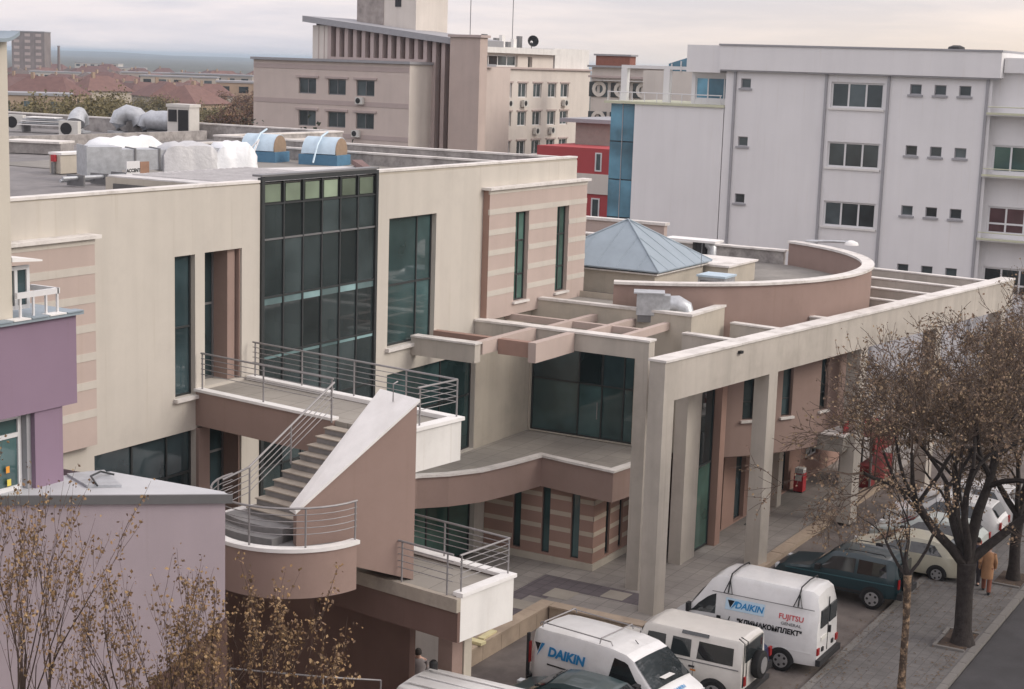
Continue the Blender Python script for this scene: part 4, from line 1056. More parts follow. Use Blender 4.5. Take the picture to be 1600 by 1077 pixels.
# lower stair box on the left with terrace and blue glass corner
part('wall', MB().box(GX - 0.0, GX + 8, 37.0, 42.85, 0, 14.85), grey_wall, gb)
part('terrace_edge', MB().box(GX - 0.12, GX + 8, 36.97, 44.9, 14.852, 15.0), mat('pale_lime_edge', (0.55, 0.56, 0.42), 0.7, 0.06), gb)
for i in range(10):
    part('terrace_post', MB().tube([(GX + 0.1, 37.3 + i * 0.83, 15.0), (GX + 0.1, 37.3 + i * 0.83, 15.55)], 0.03, 5), alu_white, gb)
part('terrace_rail', MB().tube([(GX + 0.1, 37.2, 15.55), (GX + 0.1, 44.8, 15.55)], 0.035, 6), alu_white, gb)
part('penthouse', MB().panel((GX + 0.8, 39.5), (0, -1), 2.6, 15.0, 16.9, [(0.25, 2.5, 15.3, 16.62)], 0.15), grey_wall, gb)
window(gb, (GX + 0.8, 39.5), (0, -1), 0.25, 2.5, 15.3, 16.62, 0.1, 2, 1, alu_white, g_blue, 0.08, asplit=[1.05, 2.1])
part('penthouse_side', MB().box(GX + 1.0, GX + 8, 37.2, 39.48, 15.0, 16.9), grey_wall, gb)
part('pergola_frame', MB().box(GX + 1.5, GX + 1.9, 39.6, 44.6, 17.0, 17.2), grey_wall, gb)
for y in (41.3, 44.2):
    part('pergola_frame', MB().box(GX + 1.5, GX + 1.9, y, y + 0.4, 15.0, 17.0), grey_wall, gb)
gg = part('glass_corner', MB().box(GX + 0.3, GX + 7, 42.9, 44.6, 0, 14.8), alu_dk, gb)
for i in range(2):
    for j in range(6):
        z0 = 0.8 + j * 2.35
        part('pane', MB().box(GX + 0.22, GX + 0.28, 42.92 + i * 0.85, 42.92 + i * 0.85 + 0.80, z0, z0 + 2.28), g_blue, gg)
    part('mullion', MB().box(GX + 0.19, GX + 0.30, 42.87 + i * 0.85, 42.915 + i * 0.85, 0.5, 14.8), grey_trim, gg)
# right wing with balconies
part('wing_wall', MB().panel((GX + 0.6, 21.5), (0, -1), 14, 0, 17.4, [(0.3, 4.3, z - 1.5, z) for z in (13.47, 10.1, 6.72)] + [(5.0, 9.0, z - 1.5, z) for z in (13.47, 10.1, 6.72)], 0.2), grey_wall, gb)
for z, gm in ((13.47, g_green), (10.1, glass('maroon_blind_glass', (0.09, 0.05, 0.055), 0, 0.1)), (6.72, g_far)):
    for a in (0.3, 5.0):
        window(gb, (GX + 0.6, 21.5), (0, -1), a, a + 4.0, z - 1.5, z, 0.12, 4, 1, alu_white, gm, 0.10, zsplit=[z - 0.95] if z < 12 else None)
lime = mat('pale_lime_edge', (0.55, 0.56, 0.42))
for z in (15.2, 11.85, 8.35):
    part('balcony', MB().box(GX - 0.45, GX + 0.595, 7.5, 21.45, z - 0.12, z), grey_wall, gb)
    part('balcony_edge', MB().box(GX - 0.50, GX - 0.452, 7.5, 21.45, z - 0.06, z + 0.05), lime, gb)
    part('balcony_rail', MB().tube([(GX - 0.4, 21.4, z + 0.35), (GX - 0.4, 7.5, z + 0.35)], 0.03, 5), lime, gb)
part('wing_top', MB().box(GX + 0.2, GX + 14, 7.5, 20.85, 17.4, 18.2), grey_wall, gb)
part('roof_vent', MB().tube([(GX + 2, 24.0, 18.6), (GX + 2, 24.0, 18.75), (GX + 2, 24, 18.85)], [0.5, 0.45, 0.2], 12), dark_pl, gb)

# ================================================================== beige institute behind the roof
bi = thing('beige_institute', 'beige institute with tall fins, stair tower and rows of small windows', 'building', (140, 90, 0))
bh = []
for y in (99.0, 95.4, 92.0):
    bh.append((104.7 - y, 104.7 - y + 2.15, 13.5, 15.02)); bh.append((104.7 - y, 104.7 - y + 2.15, 10.32, 11.84))
part('wall', MB().panel((130, 104.7), (0, -1), 18.9, 0, 16.7, bh, 0.3), far_beige, bi)
for h in bh:
    window(bi, (130, 104.7), (0, -1), *h, 0.2, 2, 1, alu, g_far, 0.09)
    part('lintel', MB().box(129.86, 129.997, 104.7 - h[1] - 0.3, 104.7 - h[0] + 0.3, h[3] + 0.05, h[3] + 0.25), far_band, bi)
for z in (12.5, 9.3, 15.9):
    part('band', MB().box(129.96, 129.998, 85.82, 104.68, z, z + 0.45), far_band, bi)
part('cornice', MB().box(129.7, 146, 85.6, 104.9, 16.702, 16.95), grey_trim, bi)
part('wall', MB().panel((130, 85.8), (1, 0), 6.0, 0, 16.7, [], 0.3), far_cream, bi)
part('core', MB().box(130.4, 150, 86.2, 104.6, 0, 16.6), far_beige, bi)
for (y, z, lb) in ((91.4, 12.7, 'upper right window'), (95.6, 9.4, 'lower middle window'), (91.8, 9.5, 'lower right window')):
    u_ = outdoor_unit((129.75, y, z), R(-90), 'white outdoor unit under the ' + lb + ' of the institute front block', 'outdoor units on the institute', 1.0)
# fin wall, roof slab dropping to the right
fx = 134.2
ztop = lambda y: 18.7 + (y - 83.0) * 0.105
part('fin_back', MB().prism([(fx + 0.5, 83.0), (fx + 3, 83.0), (fx + 3, 100.4), (fx + 0.5, 100.4)], 0, [ztop(83), ztop(83), ztop(100.4), ztop(100.4)]), brown_dk, bi)
for i in range(15):
    y = 83.3 + i * 1.05
    part('fin', MB().box(fx - 0.25, fx + 0.498, y, y + 0.42, 0 if y < 87 else 16.96, ztop(y) - 0.02), far_band, bi)
part('fin_panel', MB().box(fx - 0.1, fx + 0.495, 98.3, 100.4, 16.96, ztop(98.3) - 0.02), far_cream, bi)
for i in range(2):
    part('panel_joint', MB().box(fx - 0.14, fx - 0.102, 98.9 + i * 0.7, 98.97 + i * 0.7, 16.96, ztop(98.3) - 0.05), far_band, bi)
part('fin_sill', MB().box(fx - 0.3, fx + 0.49, 86.5, 98.25, 16.955, 17.2), far_band, bi)
part('sloped_roof', MB().prism([(fx - 0.8, 82.6), (fx + 8, 82.6), (fx + 8, 101.2), (fx - 0.8, 101.2)], [ztop(82.6)] * 2 + [ztop(101.2)] * 2, [ztop(82.6) + 0.6] * 2 + [ztop(101.2) + 0.6] * 2), grey_trim, bi)
part('stair_tower', MB().box(138.5, 144.5, 90.8, 98.0, 15, 27.0), far_cream, bi)
part('tower_face', MB().box(138.44, 138.497, 94.7, 98.02, 15, 27.0), mat('mottled_tower', (0.36, 0.32, 0.30), 0.95, 0.25, 1.2), bi)
part('tower_window', MB().box(138.42, 138.495, 92.6, 93.3, 22.4, 24.0), dark_pl, bi)
part('pier', MB().box(132.6, 134.0, 79.6, 82.95, 0, 19.4), pink, bi)
part('pier_cap', MB().box(132.4, 134.2, 79.4, 83.1, 19.402, 19.65), far_band, bi)
# right wing, turned to the street
wh = []
for z in (14.95, 11.78, 8.5):
    for u in (151.8, 155.1, 158.5, 161.95, 165.5, 168.6):
        wh.append((u - 150, u - 150 + 2.0, z - 1.6, z))
part('wall', MB().panel((150.5, 90), (1, 0), 25.6, 0, 16.5, [(h[0] - 0.5, h[1] - 0.5, h[2], h[3]) for h in wh], 0.3), far_cream, bi)
for h in wh:
    window(bi, (150, 90), (1, 0), *h, 0.2, 2, 1, alu_white, g_far, 0.10)
    part('lintel', MB().box(150 + h[0] - 0.2, 150 + h[1] + 0.2, 89.9, 89.997, h[3] + 0.04, h[3] + 0.2), far_band, bi)
part('core', MB().box(151, 176, 90.4, 104, 0, 16.4), far_cream, bi)
part('cornice', MB().box(150.5, 176.3, 89.7, 104, 16.502, 16.7), far_band, bi)
part('penthouse', MB().panel((150.6, 90.6), (1, 0), 17, 16.7, 18.2, [(0.6, 8.6, 16.75, 18.0), (11, 12, 16.75, 17.9)], 0.4), far_cream, bi)
window(bi, (150.6, 90.6), (1, 0), 0.6, 8.6, 16.75, 18.0, 0.3, 4, 1, alu_white, g_far, 0.14)
part('penthouse_roof', MB().box(150.3, 168.2, 89.9, 103, 18.202, 18.85), white_paint, bi)
part('penthouse', MB().box(168.2, 177, 90.7, 103, 16.7, 19.0), white_paint, bi)
part('wall', MB().panel((176.1, 90), (0, 1), 14, 0, 16.5, [], 0.2), far_beige, bi)
for i, (u, z) in enumerate(((152.8, 12.35), (156.2, 12.35), (159.6, 12.35), (169.4, 12.35), (162.6, 9.2), (166.3, 9.2))):
    outdoor_unit((u, 89.7, z), 0, 'white outdoor unit on the institute side wing, ' + ['upper row, first from left', 'upper row, second from left', 'upper row, third from left', 'upper row, far right', 'lower row, left one', 'lower row, right one'][i], 'outdoor units on the institute', 1.1)
dish = thing('satellite_dish', 'dark satellite dish on the white penthouse roof of the institute', 'dish', (163.0, 91.0, 18.85))
part('bowl', MB().tube([(163, 91, 19.6), (162.8, 90.75, 19.66), (162.65, 90.6, 19.7)], [0.15, 0.5, 0.66], 14, cap=False), dark_pl, dish, smooth=60)
part('mast', MB().tube([(163, 91, 18.85), (163, 91, 19.6)], 0.06, 6), alu, dish)
for (u, v, h, lab) in ((156.0, 95, 27.5, 'tall thin aerial mast on the institute roof, left one'), (165.5, 95, 25.5, 'tall thin aerial mast on the institute roof, right one')):
    m_ = thing('aerial_mast', lab, 'mast', (u, v, 18.85), 0, 'aerial masts')
    part('mast', MB().tube([(u, v, 18.85), (u, v, h)], 0.05, 5), alu, m_)
    part('foot', MB().box(u - 0.2, u + 0.2, v - 0.2, v + 0.2, 18.85, 18.95), alu, m_)
rk = thing('antenna_rack', 'row of small aerials and boxes on the institute penthouse roof', 'antenna', (157, 92.5, 18.85))
for i in range(9):
    part('antenna', MB().box(151.5 + i * 1.3, 152.2 + i * 1.3, 92, 92.4, 18.85, 19.5 + 0.35 * ((i * 7) % 3)), white_paint if i % 2 else alu, rk)

# ================================================================== other neighbours
rb = thing('red_building', 'red walled low building with cream bands beside the blue glass corner', 'building', (110, 56, 0))
red_m = mat('red_render', (0.42, 0.075, 0.08), 0.85, 0.06, 0.6)
part('wall', MB().box(108, 116, 53.0, 59.5, 9.1, 11.0), red_m, rb)
part('band', MB().box(107.9, 116, 52.9, 59.6, 7.6, 9.098), far_cream, rb)
part('wall', MB().box(108.02, 116, 53.02, 59.5, 0.0, 7.598), red_m, rb)
window(rb, (108, 59.5), (0, -1), 5.0, 5.55, 9.3, 10.7, -0.02, 1, 1, alu_white, g_far, 0.1)
window(rb, (108.02, 59.5), (0, -1), 4.8, 5.5, 5.6, 7.3, -0.02, 1, 1, alu_white, g_far, 0.1)
tb = thing('taupe_house', 'taupe house with dark flat roof behind the red building', 'building', (114, 57, 0))
part('wall', MB().box(112.5, 120, 54.5, 58.6, 0, 12.7), mat('taupe_render', (0.32, 0.28, 0.25), 0.9, 0.08), tb)
part('roof', MB().box(112.0, 120.5, 54.0, 59.8, 12.702, 13.0), grey_trim, tb)
yb = thing('ornament_building', 'cream building with white round ornaments between its windows', 'building', (152, 68, 0))
part('wall', MB().box(150, 165, 56.0, 76.5, 0, 17.0), far_cream, yb)
part('cornice', MB().box(149.6, 165, 55.8, 76.7, 15.95, 16.15), far_band, yb)
part('cornice', MB().box(149.5, 165, 55.7, 76.8, 17.002, 17.2), grey_trim, yb)
ring = mat('white_ornament', (0.72, 0.68, 0.62), 0.8, 0.05)
for z in (14.0, 11.0):
    for i in range(16): part('window', MB().box(149.9, 149.998, 57.1 + i * 1.25, 57.95 + i * 1.25, z, z + 1.5), g_far, yb)
    for i in range(8):
        y = 75.5 - i * 2.5
        vs = []; fs = []
        for k in range(14):
            a = 2 * PI * k / 14
            for r_, x in ((0.8, 149.8), (0.45, 149.8), (0.45, 149.9), (0.8, 149.9)): vs.append((x, y + r_ * math.cos(a), z + 0.8 + r_ * math.sin(a)))
        for k in range(14):
            b = 4 * k; c = 4 * ((k + 1) % 14)
            for j in range(4): fs.append((b + j, c + j, c + (j + 1) % 4, b + (j + 1) % 4))
        part('ring_ornament', MB().add(vs, fs), ring, yb)
part('sunblind', MB().box(149.3, 149.9, 57, 76.3, 15.65, 15.72), white_paint, yb)
br = thing('rooftop_brick_house', 'rust brown rooftop block standing behind the cream ornament building', 'building', (166.8, 82, 0))
part('wall', MB().box(166, 167.5, 79.9, 84.2, 0, 18.3), mat('rust_brick', (0.28, 0.12, 0.09), 0.9, 0.12), br)
part('roof', MB().box(165.8, 167.7, 79.7, 84.4, 18.302, 18.5), grey_trim, br)
gl = thing('glass_roof_house', 'teal glazed rooftop room behind the grey block', 'building', (104, 46, 0))
part('wall', MB().box(103, 108, 43.5, 48.5, 0, 16.9), far_cream, gl)
part('glazing', MB().prism([(103, 43.4), (108, 43.4), (108, 46.6), (103, 46.6)], 16.9, [18.4, 18.4, 17.4, 17.4]), g_blue, gl)
for i in range(5):
    part('glazing_bar', MB().box(102.9, 102.99, 43.5 + i * 0.7, 43.58 + i * 0.7, 16.9, 18.2 - i * 0.2), alu_white, gl)
# garden wall and rubble between the wing and the red building
gw = solo('boundary_wall', MB().box(80, 80.4, 36, 44, 0, 8.6), pink, 'pink boundary wall with pale top behind the pyramid roof', 'wall')
solo('boundary_wall', MB().box(79.9, 80.5, 35.9, 44, 8.602, 8.75), coping_m, 'pale coping slab line on top of the pink boundary wall', 'coping')

# ================================================================== the far town
rnd = random.Random(21)
tile = [mat('roof_tile_%d' % i, c, 0.9, 0.15, 0.8) for i, c in enumerate([(0.175, 0.10, 0.09), (0.205, 0.12, 0.105), (0.155, 0.095, 0.09), (0.155, 0.125, 0.115)])]  # tile colours muted, with part of the distance haze put into them
wal = [mat('house_wall_%d' % i, c, 0.9, 0.1, 0.4) for i, c in enumerate([(0.50, 0.44, 0.37), (0.42, 0.38, 0.34), (0.55, 0.52, 0.48), (0.40, 0.30, 0.22)])]
def polar(d, px):          # distance and bearing, bearing given by tangent left of the view axis
    a = HEAD - math.atan((px - 800) / 2506.7)
    return (d * math.cos(a), d * math.sin(a))
hw_lab = ['terracotta roofed house in the far town', 'brown roofed house in the far town', 'pale walled house in the far town']
def house(x, y, w_, l_, h, rz, ti, wi, lab):
    t = thing('town_house', lab, 'house', (x, y, -0.3), rz, 'houses of the far town')
    lp('wall', MB().box(-l_ / 2, l_ / 2, -w_ / 2, w_ / 2, 0, h), wal[wi], t)
    e = 0.5; rh = w_ * 0.32
    m = MB().add([(-l_ / 2 - e, -w_ / 2 - e, h), (l_ / 2 + e, -w_ / 2 - e, h), (l_ / 2 + e, w_ / 2 + e, h), (-l_ / 2 - e, w_ / 2 + e, h), (-l_ / 2 + w_ * 0.3, 0, h + rh), (l_ / 2 - w_ * 0.3, 0, h + rh)],
                 [(0, 1, 5, 4), (2, 3, 4, 5), (1, 2, 5), (3, 0, 4), (3, 2, 1, 0)])
    r_ = lp('roof', m, tile[ti], t)
    lp('chimney', MB().box(l_ * 0.15, l_ * 0.15 + 0.7, 0.4, 1.1, h + rh * 0.3, h + rh + 0.8), wal[3], r_)
    for k in range(3):
        xx = -l_ / 2 + l_ * (k + 0.7) / 3.4
        lp('window', MB().box(xx, xx + 1.1, -w_ / 2 - 0.03, -w_ / 2 + 0.02, h - 2.0, h - 0.7), g_far, t)
        lp('window', MB().box(-l_ / 2 - 0.03, -l_ / 2 + 0.02, -w_ / 2 + w_ * (k + 0.6) / 3.4, -w_ / 2 + w_ * (k + 0.6) / 3.4 + 1.1, h - 2.0, h - 0.7), g_far, t)
n = 0
for (d0, d1, cnt) in ((340, 480, 16), (480, 700, 26), (700, 1000, 26)):
    for i in range(cnt):
        px = 10 + 400 * (i + rnd.uniform(0.1, 0.9)) / cnt
        d_ = rnd.uniform(d0, d1)
        if d0 == 230 and px < 190: continue
        x, y = polar(d_, px)
        ti = rnd.randrange(4); wi = rnd.randrange(4)
        house(x, y, rnd.uniform(8, 12), rnd.uniform(10, 17), rnd.uniform(5.0, 8.0) if d_ < 500 else rnd.uniform(4, 7), rnd.uniform(0, PI), ti, wi,
              ['red-roofed', 'orange-red-roofed', 'dark red-roofed', 'brown-roofed'][ti] + ' town house with ' + ['cream', 'grey', 'off-white', 'ochre'][wi] + ' walls ' + ('in front of the far trees' if d_ < 330 else 'in the nearer far town' if d_ < 480 else 'midway in the far town' if d_ < 700 else 'near the blue plain') + (', left' if px < 140 else ', centre' if px < 270 else ', right'))
def slab_block(px, d_, l_, w_, h, m, lab, rz, group='far apartment blocks'):
    x, y = polar(d_, px)
    t = thing('apartment_block', lab, 'building', (x, y, -0.3), HEAD + rz, group)
    lp('wall', MB().box(-w_ / 2, w_ / 2, -l_ / 2, l_ / 2, 0, h), m, t)
    lp('roof_edge', MB().box(-w_ / 2 - 0.2, w_ / 2 + 0.2, -l_ / 2 - 0.2, l_ / 2 + 0.2, h, h + 0.5), grey_trim, t)
    nf = max(2, int(h / 3.0)); nc = max(3, int(l_ / 4.5))
    for j in range(nf):
        for i in range(nc):
            if nf * nc > 60 and (i + j) % 2: continue
            y0 = -l_ / 2 + l_ * (i + 0.3) / nc
            lp('window', MB().box(-w_ / 2 - 0.06, -w_ / 2 + 0.02, y0, y0 + l_ / nc * 0.5, h * (j + 0.3) / nf, h * (j + 0.75) / nf), g_far if h < 20 else MATS['far_mauve_band'], t)
grimy = mat('grimy_tower', (0.26, 0.22, 0.21), 0.95, 0.15, 0.3, streak=0.2)
slab_block(46, 900, 17, 14, 26, grimy, 'tall brown tower block far away at the left edge', 0.05)
slab_block(95, 700, 26, 10, 8, wal[2], 'long low white hall left of the far trees', 0.1)
slab_block(150, 1150, 30, 12, 9, wal[2], 'long low white hall under the blue plain', -0.05)
slab_block(185, 1000, 28, 12, 8, wal[2], 'second low white hall under the blue plain', 0.05)
slab_block(230, 640, 22, 11, 9.5, wal[1], 'grey flat-roofed block in the middle of the far town', 0.2)
slab_block(275, 560, 25, 11, 9.5, wal[0], 'cream flat-roofed block with many windows in the far town', 0.1)
slab_block(330, 600, 30, 11, 10, wal[1], 'long grey block with rows of windows in the far town', -0.1)
slab_block(375, 420, 14, 11, 10.5, wal[3], 'orange-walled block just left of the beige institute', 0.15)
slab_block(45, 330, 15, 10, 8.5, wal[3], 'ochre house wall behind the far left of the roof', 0.3)
ch = thing('far_chimney', 'thin dark chimney rising over the far town', 'chimney', (*polar(900, 88), -0.3))
lp('stack', MB().tube([(0, 0, 0), (0, 0, 19)], [1.0, 0.6], 8), grimy, ch); lp('cap', MB().tube([(0, 0, 19), (0, 0, 19.4)], 0.8, 8), grimy, ch)
# far wooded plain that closes the view
hill = MB()
seg = 60; vs = []; fs = []
for i in range(seg + 1):
    a = HEAD + R(60) - R(120) * i / seg
    for k, (d_, z) in enumerate(((5200, -1), (6000, 3), (8500, 8 + 6 * math.sin(i * 0.9) + 4 * math.sin(i * 2.3)), (12000, -2))):
        vs.append((d_ * math.cos(a), d_ * math.sin(a), z))
for i in range(seg):
    for k in range(3): fs.append((i * 4 + k, (i + 1) * 4 + k, (i + 1) * 4 + k + 1, i * 4 + k + 1))
hill.add(vs, fs)
solo('hill', hill, mat('wooded_plain', (0.05, 0.06, 0.05), 0.95, 0.3, 0.01), kind='structure')
# air
hz = MB().box(-16500, 22500, -16500, 22500, -1.5, 28.6)
hm = bpy.data.materials.new('haze_air'); hm.use_nodes = True
ht = hm.node_tree
for n_ in list(ht.nodes):
    if n_.type != 'OUTPUT_MATERIAL': ht.nodes.remove(n_)
pvn = ht.nodes.new('ShaderNodeVolumePrincipled')
pvn.inputs['Color'].default_value = (0.74, 0.87, 1.0, 1); pvn.inputs['Density'].default_value = 0.00018
pvn.inputs['Anisotropy'].default_value = 0.6
ht.links.new(pvn.outputs[0], ht.nodes['Material Output'].inputs['Volume'])
hob = solo('haze', hz, hm, kind='stuff')
# ================================================================== vehicles (local x forward, y left, z up)
def paint(name, c, rough=0.32): return mat(name, c, rough, 0.04, 1.5, spec=0.5, coat=0.5, stain=(c[0] * 0.62, c[1] * 0.6, c[2] * 0.57), stain_amt=0.25, stain_scale=1.3)
white_car = paint('white_car_paint', (0.74, 0.74, 0.74)); off_white = paint('off_white_car_paint', (0.64, 0.62, 0.585))
teal_car = paint('dark_teal_paint', (0.012, 0.036, 0.046)); navy_car = paint('navy_paint', (0.022, 0.035, 0.085)); green_car = paint('dark_green_paint', (0.035, 0.058, 0.062))
cream_car = paint('cream_paint', (0.52, 0.50, 0.40)); mint_car = paint('pale_mint_paint', (0.50, 0.55, 0.53))
rim_m = mat('wheel_rim', (0.42, 0.42, 0.43), 0.4, 0.1, 6, metal=0.6); tail_m = mat('tail_lamp', (0.30, 0.02, 0.02), 0.3, 0.05); lamp_m = mat('head_lamp', (0.62, 0.64, 0.66), 0.15, 0.05, spec=0.7)
orange_m = mat('indicator_lamp', (0.55, 0.2, 0.04), 0.3, 0.05); plate_m = mat('number_plate', (0.7, 0.7, 0.66), 0.5, 0.05)

class Veh:
    def __init__(s, name, label, loc, rz, prof, W, belt, H, body, zb=0.28, tum=0.14, cat='car', taper=0.16, rk=0.10, flat=0.0, group=None):
        s.t = thing(name, label, cat, loc, rz, group); s.prof = prof; s.W = W / 2; s.belt = belt; s.H = H; s.zb = zb; s.tum = tum; s.taper = taper; s.rk = rk
        s.x0, s.x1 = prof[0][0], prof[-1][0]
        xs = sorted(set([p[0] for p in prof] + [s.x0 + (s.x1 - s.x0) * i / 26 for i in range(27)]))
        vs = []; fs = []; n = 13
        for x in xs: vs += s.section(x)
        for i in range(len(xs) - 1):
            for k in range(n - 1): fs.append((i * n + k, i * n + k + 1, (i + 1) * n + k + 1, (i + 1) * n + k))
            fs.append((i * n + n - 1, i * n, (i + 1) * n, (i + 1) * n + n - 1))
        fs.append(tuple(range(n - 1, -1, -1))); fs.append(tuple((len(xs) - 1) * n + k for k in range(n)))
        m = MB().add(vs, fs)
        s.body = part('body', m, body, s.t, world=False, smooth=32)
    def top(s, x):
        p = s.prof
        for a, b in zip(p[:-1], p[1:]):
            if a[0] <= x <= b[0]:
                return a[1] + (b[1] - a[1]) * (x - a[0]) / max(1e-6, b[0] - a[0])
        return p[-1][1]
    def half(s, x):
        e = max(0, (x - (s.x1 - 0.7)) / 0.7, ((s.x0 + 0.5) - x) / 0.5)
        return s.W - s.taper * e * e
    def side(s, x, q):
        """point on the flank between belt line (q=0) and roof edge (q=1)"""
        h = s.top(x); w = s.half(x); f = max(0, (h - s.belt) / (s.H - s.belt))
        zb_ = min(s.belt, h - s.rk); zt = max(h - s.rk, zb_)
        return (w - s.tum * f * q, zb_ + (zt - zb_) * q)
    def section(s, x):
        h = s.top(x); w = s.half(x); f = max(0, min(1.0, (h - s.belt) / (s.H - s.belt)))
        b0 = s.side(x, 0); b1 = s.side(x, 1)
        L = [(w - 0.07, s.zb), (w, s.zb + 0.16), (w + 0.0, (s.zb + b0[1]) / 2 + 0.05), b0, b1, (b1[0] - s.rk * 0.45, h - s.rk * 0.28)]
        pts = [(x, y, z) for y, z in L] + [(x, 0, h + 0.015)] + [(x, -y, z) for y, z in L[::-1]]
        return pts
    def lp(s, n, mb, m, par=None, **k): return part(n, mb, m, par or s.t, world=False, **k)
    def glass_side(s, x0b, x1b, x0t, x1t, q0=0.06, q1=0.90, sides=(1, -1), name='side_window', m=None):
        for sg in sides:
            mb = MB(); n = 4; vs = []; fs = []
            for i in range(n + 1):
                for j in range(3):
                    q = q0 + (q1 - q0) * j / 2
                    xb = x0b + (x1b - x0b) * i / n; xt = x0t + (x1t - x0t) * i / n
                    x = xb + (xt - xb) * j / 2
                    y, z = s.side(x, q); vs.append((x, sg * (y + 0.012), z))
            for i in range(n):
                for j in range(2):
                    f = (i * 3 + j, (i + 1) * 3 + j, (i + 1) * 3 + j + 1, i * 3 + j + 1); fs.append(f if sg < 0 else f[::-1])
            s.lp(name, mb.add(vs, fs), m or g_car)
    def glass_end(s, xa, xb, name='windscreen', inset=0.06, m=None, off=0.014):
        """pane lying on the sloping front or rear between two stations"""
        vs = []
        n = 6
        za, zb = s.top(xa), s.top(xb)
        nv = Vector((-(zb - za), 0, xb - xa)).normalized()
        if nv.z < 0: nv = -nv
        for x in (xa, xb):
            w = s.side(x, 1)[0] - inset
            for i in range(n + 1):
                y = -w + 2 * w * i / n
                e = 0.028 * abs(y / w) ** 2
                vs.append((x + nv.x * off, y, s.top(x) + nv.z * off + 0.016 - e))
        fs = [(i, i + 1, n + 2 + i, n + 1 + i) for i in range(n)]
        s.lp(name, MB().add(vs, fs if xb > xa else [f[::-1] for f in fs]), m or g_car)
    def wheels(s, xs, r=0.32, wd=0.2, rims=True, track=None, spokes=5):
        for x in xs:
            for sg in (1, -1):
                y = sg * ((track or s.W) - wd / 2 + 0.015)
                tm = MB().tube([(x, y - sg * wd / 2, r), (x, y - sg * wd * 0.3, r), (x, y + sg * wd * 0.3, r), (x, y + sg * wd / 2, r)], [r * 0.9, r, r, r * 0.9], 22)
                wh_ = s.lp('wheel', tm, black, smooth=40)
                yo = y + sg * (wd / 2 + 0.004)
                s.lp('rim', MB().tube([(x, yo - sg * 0.02, r), (x, yo + sg * 0.004, r)], r * 0.64, 18), rim_m, wh_)
                for k in range(spokes):
                    a = 2 * PI * k / spokes
                    s.lp('rim_slot', MB().tube([(x + r * 0.42 * math.cos(a), yo + sg * 0.005, r + r * 0.42 * math.sin(a)), (x + r * 0.42 * math.cos(a), yo + sg * 0.009, r + r * 0.42 * math.sin(a))], r * 0.13, 6), dark_pl, wh_)
                # dark half-disc on the flank imitating the shade inside the wheel arch
                am = MB(); ra = r * 1.2; vs = []; fs = []
                yy = sg * (s.W + 0.012)
                N_ = 14
                for i in range(N_ + 1):
                    a = PI * i / N_
                    vs += [(x + ra * math.cos(a), yy, r * 0.95 + ra * math.sin(a)), (x + ra * 0.62 * math.cos(a), yy, r * 0.75 + ra * 0.62 * math.sin(a) * 0.4)]
                for i in range(N_): fs.append((2 * i, 2 * i + 1, 2 * i + 3, 2 * i + 2) if sg > 0 else (2 * i, 2 * i + 2, 2 * i + 3, 2 * i + 1))
                s.lp('arch_shade_disc', am.add(vs, fs), dark_pl)
    def box(s, name, x0, x1, y0, y1, z0, z1, m, par=None): return s.lp(name, MB().box(x0, x1, y0, y1, z0, z1), m, par)
    def pair(s, name, x0, x1, y0, y1, z0, z1, m):
        for sg in (1, -1): s.box(name, x0, x1, min(sg * y0, sg * y1), max(sg * y0, sg * y1), z0, z1, m)
    def mirrors(s, x, z, y=None, m=None, sx=0.16, sz=0.16):
        y = y or s.W
        for sg in (1, -1): s.box('mirror', x - sx / 2, x + sx / 2, *sorted((sg * (y - 0.02), sg * (y + 0.18))), z - sz / 2, z + sz / 2, m or dark_pl)

GZ = -0.10
blue_l = mat('logo_blue', (0.03, 0.24, 0.52), 0.5, 0.02); ink = mat('logo_black', (0.015, 0.015, 0.018), 0.5, 0.02); red_l = mat('logo_red', (0.55, 0.08, 0.09), 0.5, 0.02); sky_l = mat('sticker_pale_blue', (0.52, 0.68, 0.80), 0.5, 0.03)
def daikin(v, x, y, z, hgt_, xd, out, blk=True):
    """triangle mark and word, laid on a flank (xd = reading direction)"""
    X = Vector(xd); Z = Vector((0, 0, 1)); O = Vector((x, y, z)); n = Vector(out) * 0.004
    def tri(pts, m, dn=0.0):
        vs = [O + n * (1 + dn) + X * a + Z * b for a, b in pts]
        f = tuple(range(len(vs)))
        if (vs[1] - vs[0]).cross(vs[2] - vs[1]).dot(Vector(out)) < 0: f = f[::-1]
        v.lp('logo_mark', MB().add(vs, [f]), m)
    h = hgt_
    tri([(0.0, h * 0.75), (h * 0.55, h * 0.75), (h * 0.28, h * 0.05)], ink)
    tri([(h * 0.18, -h * 0.35), (h * 0.95, h * 0.8), (h * 0.62, h * 0.8)], blue_l, 0.6)
    me = text_mesh('DAIKIN', h * 1.0, 0.2, h * 0.05, 0.001)
    wd_ = max(q.co.x for q in me.vertices) - min(q.co.x for q in me.vertices)
    place_text(me, blue_l, v.t, O + n + X * (h * 1.15 + wd_ / 2) + Z * (h * 0.22), X, Z)

